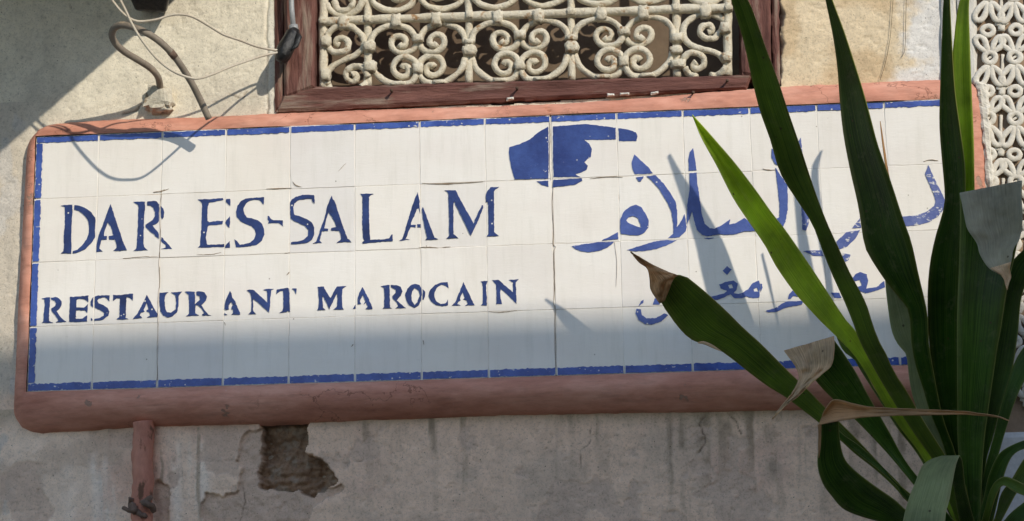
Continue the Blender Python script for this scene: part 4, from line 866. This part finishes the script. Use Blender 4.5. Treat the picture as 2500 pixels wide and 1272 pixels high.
# ------------------------------------------------------------------ the plant in front
BX, BY, BD = 2376, 1345, 0.26
root = P(BX, BY+20, BD)
plant = thing('yucca_plant', (root.x, root.y, 0.0), 'big strap-leaved green plant with dry tips standing before the right end of the sign', 'plant')
tz = np.linspace(0.0, root.z+0.05, 40)
tube('trunk', [(root.x+0.02*math.sin(z*3), root.y+0.015*math.cos(z*2), z) for z in tz], [0.062-0.02*z/root.z+0.005*math.sin(z*90) for z in tz], MT['bark'], plant, 14, 0.12, seed=5)
def strip(name, Le, Re, dt, db, k, mat, parent, n=44, m=9, fold=0.10, wob=0.004, crumple=0.0, seed=0, pw=1.0, thick=0.0016):
    """blade between two outlines (photo pixels, tip to base); dt/db depth at tip and base, k turn of the blade, fold its channel"""
    A = crom(Le, n); B = crom(Re, n); V = []; UV = []; F = []
    for i in range(n):
        t = i/(n-1); w = np.linalg.norm(A[i]-B[i])*PXM*0.93
        d0 = dt+(db-dt)*t**pw
        kk = k if not isinstance(k, tuple) else k[0]+(k[1]-k[0])*min(1, t*1.5)
        ff = fold if not isinstance(fold, tuple) else fold[0]+(fold[1]-fold[0])*min(1, t*2.2)
        for j in range(m):
            u = j/(m-1); x, y = A[i]*(1-u)+B[i]*u
            d = d0+kk*w*(u-0.5)-ff*w*(1-abs(2*u-1)**1.5)+wob*math.sin(t*9+seed+u*1.3)
            if crumple: d += crumple*(float(fbm(u*5+seed, t*9, 4, seed))-0.5)*2
            V.append(P(x, y, d)); UV.append((u, t*3+seed*1.7))
    for i in range(n-1):
        for j in range(m-1): F.append((i*m+j, i*m+j+1, (i+1)*m+j+1, (i+1)*m+j))
    o = mk(name, V, F, mat, parent, True, uv=UV)
    s = o.modifiers.new('thickness', 'SOLIDIFY'); s.thickness = thick; s.offset = 0
    return o
def leaf(Le, Re, dt, k, mat, fold=0.10, base=(0, 0), seed=0, db=BD, **kw):
    Le = Le+[(BX-14+base[0], BY+base[1])]; Re = Re+[(BX+14+base[0], BY+base[1])]
    return strip('leaf', Le, Re, dt, db, k, MT[mat], plant, 52, 9, fold, seed=seed, **kw)
# back ones first
leaf([(2161, 640), (2161, 685), (2167, 744), (2177, 807), (2193, 842), (2212, 866), (2220, 925), (2232, 980), (2262, 1050), (2295, 1114)],
     [(2165, 640), (2205, 690), (2240, 760), (2255, 820), (2262, 880), (2268, 930), (2280, 990), (2305, 1060), (2335, 1114)], 0.30, 0.3, 'leafpale', seed=1)
leaf([(2378, -60), (2343, 0), (2328, 106), (2326, 151), (2330, 240), (2335, 340), (2335, 460), (2335, 700), (2340, 1000), (2350, 1150)],
     [(2382, -60), (2366, 0), (2368, 113), (2372, 226), (2377, 340), (2379, 460), (2385, 700), (2385, 1000), (2385, 1150)], 0.40, 0.5, 'leafyoung', seed=2)
leaf([(2560, 560), (2470, 640), (2455, 720), (2440, 800), (2428, 870), (2418, 930), (2408, 1000), (2392, 1110)],
     [(2580, 570), (2530, 650), (2495, 720), (2484, 820), (2468, 920), (2444, 991), (2425, 1065), (2404, 1150)], 0.36, 0.4, 'leaf', seed=3)
leaf([(2560, 760), (2505, 840), (2477, 885), (2446, 982), (2427, 1061), (2402, 1155)],
     [(2580, 790), (2540, 870), (2500, 932), (2477, 982), (2462, 1029), (2443, 1092), (2420, 1180)], 0.36, 0.3, 'leaf', seed=4)
leaf([(2000, 700), (2020, 760), (2054, 849), (2086, 878), (2102, 906), (2157, 992), (2192, 1047), (2255, 1134)],
     [(2006, 700), (2040, 770), (2075, 850), (2110, 900), (2135, 950), (2180, 1010), (2215, 1060), (2285, 1140)], 0.34, 0.2, 'leafolive', seed=5)
leaf([(1690, 280), (1712, 335), (1750, 404), (1789, 481), (1825, 536), (1868, 599), (1895, 650), (1939, 713), (1970, 748), (2002, 783), (2050, 830), (2095, 880), (2160, 990), (2200, 1047), (2262, 1134)],
     [(1690, 280), (1722, 315), (1750, 347), (1797, 402), (1848, 469), (1884, 520), (1915, 559), (1970, 638), (2017, 709), (2064, 780), (2094, 815), (2130, 880), (2165, 937), (2200, 996), (2235, 1055), (2290, 1130)], 0.445, (0.15, 0.6), 'leafbright', (0.85, 0.12), seed=6)
leaf([(1752, -110), (1785, 0), (1815, 100), (1835, 190), (1855, 270), (1880, 340), (1900, 410), (1922, 453), (1957, 505), (1985, 551), (2009, 614), (2033, 673), (2060, 732), (2084, 791), (2100, 835), (2140, 910), (2184, 984), (2240, 1070), (2285, 1140)],
     [(1760, -120), (1826, 0), (1849, 57), (1872, 124), (1898, 192), (1924, 272), (1954, 359), (1986, 457), (2017, 540), (2049, 610), (2076, 669), (2112, 736), (2133, 800), (2149, 839), (2164, 866), (2184, 910), (2215, 957), (2243, 1008), (2282, 1071), (2315, 1130)], 0.98, 0.6, 'leafolive', 0.08, seed=7)
leaf([(2000, -80), (2016, 0), (2034, 87), (2045, 166), (2051, 249), (2060, 330), (2076, 415), (2096, 504), (2108, 583), (2119, 618), (2159, 681), (2194, 724), (2218, 756), (2223, 790), (2226, 840), (2236, 893), (2255, 952), (2272, 1010), (2310, 1110)],
     [(2004, -85), (2032, 0), (2060, 75), (2087, 158), (2106, 219), (2125, 287), (2143, 355), (2175, 445), (2202, 528), (2224, 590), (2242, 670), (2263, 763), (2267, 834), (2275, 885), (2291, 972), (2308, 1040), (2336, 1120)], 0.43, (2.6, 0.9), 'leafdark', 0.10, seed=8)
leaf([(2315, -120), (2304, 0), (2300, 94), (2296, 207), (2294, 302), (2299, 377), (2306, 455), (2307, 489), (2300, 526), (2285, 575), (2271, 641), (2265, 716), (2267, 814), (2275, 889), (2291, 991), (2320, 1110)],
     [(2318, -120), (2319, 0), (2325, 125), (2332, 226), (2345, 321), (2355, 396), (2357, 450), (2356, 490), (2352, 540), (2348, 600), (2345, 665), (2342, 767), (2341, 870), (2341, 1000), (2345, 1110)], 0.42, (2.0, 0.7), 'leafdark', 0.14, seed=9)
hl = leaf([(2343, 472), (2344, 540), (2341, 665), (2337, 767), (2337, 900), (2338, 1000), (2340, 1108)],
     [(2495, 443), (2492, 540), (2478, 620), (2458, 708), (2444, 799), (2434, 854), (2424, 924), (2413, 999), (2400, 1110)], 0.44, 0.35, 'leaf', 0.12, seed=10)
k_ = strip('folded_end', [(2343, 471), (2349, 500), (2354, 524), (2362, 559), (2385, 594), (2393, 622), (2413, 653), (2440, 670)],
           [(2495, 441), (2494, 477), (2496, 540), (2489, 583), (2476, 604), (2470, 630), (2466, 650), (2462, 668)], 0.468, 0.50, 0.25, MT['leafgrey'], hl, 34, 13, 0.16, 0.003, 0.006, 11)
strip('dry_tip', [(2418, 655), (2440, 669), (2451, 682), (2454, 694), (2458, 708)], [(2468, 640), (2465, 657), (2469, 676), (2464, 690), (2459, 708)], 0.508, 0.515, 0.2, MT['drypale'], hl, 16, 7, 0.15, 0.002, 0.004, 12)
dl = leaf([(1614, 679), (1604, 702), (1614, 738), (1634, 769), (1657, 800), (1681, 824), (1704, 836), (1752, 852), (1791, 879), (1826, 907), (1873, 942), (1917, 969), (1960, 1001), (2000, 1032), (2050, 1073), (2086, 1106), (2141, 1149), (2188, 1193), (2216, 1225)],
     [(1640, 672), (1669, 673), (1689, 686), (1728, 718), (1775, 761), (1814, 800), (1854, 836), (1893, 875), (1932, 914), (1968, 948), (2015, 996), (2054, 1035), (2094, 1075), (2149, 1134), (2188, 1177), (2225, 1208)], 0.47, 0.55, 'leafolive', 0.10, seed=13, pw=0.8)
strip('dry_tip', [(1539, 615), (1560, 640), (1580, 655), (1586, 680), (1588, 705), (1603, 730), (1611, 741)], [(1540, 614), (1566, 630), (1596, 648), (1632, 664), (1655, 672), (1645, 680), (1622, 735)], 0.50, 0.475, 0.4, MT['dry'], dl, 26, 9, -0.2, 0.003, 0.014, 14)
strip('dry_margin', [(1704, 835), (1718, 833), (1740, 842), (1760, 856)], [(1704, 838), (1720, 841), (1738, 849), (1760, 858)], 0.455, 0.45, 0, MT['drypale'], dl, 10, 4, 0, 0, 0, 15)
ol = leaf([(1985, 920), (2000, 940), (2031, 972), (2090, 1027), (2133, 1071), (2176, 1118), (2235, 1189)],
     [(2030, 822), (2037, 831), (2062, 866), (2090, 910), (2117, 961), (2149, 1016), (2176, 1063), (2204, 1114), (2245, 1170)], 0.42, 0.4, 'leaf', 0.10, seed=16)
strip('dry_tip', [(1914, 856), (1936, 886), (1950, 913), (1946, 937), (1929, 965), (1901, 1000), (1885, 1023)], [(2036, 821), (2037, 851), (2031, 890), (2007, 913), (1980, 937), (1948, 968), (1921, 988), (1886, 1023)], 0.46, 0.56, 0.3, MT['drypale'], ol, 40, 13, 0.10, 0.004, 0.020, 17)
leaf([(2030, 1040), (2050, 1068), (2086, 1100), (2141, 1143), (2188, 1185), (2216, 1222)], [(2034, 1036), (2060, 1062), (2100, 1090), (2150, 1135), (2195, 1180), (2226, 1215)], 0.36, 0.1, 'leaf', seed=18)
nl = leaf([(2004, 1030), (2003, 1071), (1996, 1114), (1998, 1149), (2011, 1185), (2031, 1212), (2058, 1242), (2102, 1261), (2164, 1278), (2230, 1300)],
     [(2047, 1028), (2050, 1071), (2058, 1110), (2072, 1134), (2102, 1161), (2145, 1193), (2184, 1220), (2215, 1248), (2260, 1280)], 0.52, 0.25, 'leaf', 0.12, seed=19)
strip('dry_tip', [(2012, 1003), (2036, 976), (2086, 986), (2133, 994), (2243, 999), (2345, 1003), (2383, 1008), (2436, 1016), (2464, 1027)],
      [(1999, 1037), (2040, 1029), (2086, 1022), (2149, 1016), (2243, 1014), (2345, 1012), (2383, 1014), (2436, 1019), (2464, 1028)], 0.535, 0.60, 0.3, MT['dry'], nl, 60, 9, 0.45, 0.003, 0.007, 20)
strip('dry_sliver', [(1996, 1036), (1998, 1060), (1997, 1090), (1998, 1118)], [(2006, 1036), (2005, 1060), (2004, 1090), (2000, 1118)], 0.53, 0.53, 0, MT['dry'], nl, 10, 4, 0, 0, 0, 21)
ml_ = leaf([(2300, 1116), (2318, 1150), (2330, 1200), (2340, 1260)], [(2344, 1113), (2350, 1130), (2356, 1186), (2368, 1234), (2380, 1280)], 0.46, 0.2, 'leaf', 0.1, seed=22)
strip('folded_end', [(2300, 1113), (2272, 1122), (2251, 1139), (2235, 1177), (2219, 1218), (2205, 1272), (2196, 1330)], [(2343, 1112), (2340, 1118), (2333, 1139), (2325, 1180), (2317, 1224), (2309, 1255), (2304, 1330)], 0.465, 0.56, 0.25, MT['leafpale'], ml_, 26, 9, -0.10, 0.002, 0.003, 23)
leaf([(2600, 1080), (2540, 1070), (2500, 1075), (2455, 1095), (2433, 1117), (2414, 1161), (2402, 1212), (2389, 1259)],
     [(2600, 1092), (2540, 1088), (2500, 1096), (2477, 1108), (2462, 1130), (2449, 1168), (2440, 1202), (2424, 1272)], 0.40, 0.3, 'leaf', 0.12, (10, 0), seed=24)
leaf([(2580, 1020), (2540, 1070), (2500, 1120), (2471, 1168), (2443, 1208), (2425, 1272)], [(2590, 1060), (2550, 1120), (2500, 1182), (2480, 1207), (2462, 1240), (2441, 1280)], 0.28, 0.2, 'leafolive', 0.1, (16, 10), seed=25)
leaf([(2590, 1200), (2540, 1192), (2500, 1182), (2477, 1171), (2449, 1164), (2420, 1190), (2400, 1260)], [(2590, 1232), (2540, 1226), (2500, 1210), (2474, 1199), (2449, 1185), (2432, 1210), (2415, 1270)], 0.42, 0.2, 'leafolive', 0.15, (12, 0), seed=26)
leaf([(2590, 1150), (2540, 1195), (2500, 1226), (2470, 1250), (2448, 1275)], [(2600, 1190), (2550, 1245), (2500, 1272), (2480, 1290), (2460, 1310)], 0.33, 0.2, 'leaf', 0.1, (20, 15), seed=27)
leaf([(2149, 296), (2152, 330), (2158, 380), (2164, 420), (2180, 520), (2215, 700), (2270, 950), (2330, 1150)], [(2149, 296), (2155, 330), (2163, 380), (2169, 420), (2190, 520), (2230, 700), (2285, 950), (2345, 1150)], 0.33, 0.1, 'dry', 0.1, seed=28)

for o in list(bpy.data.objects):
    if '_at' in o: del o['_at']
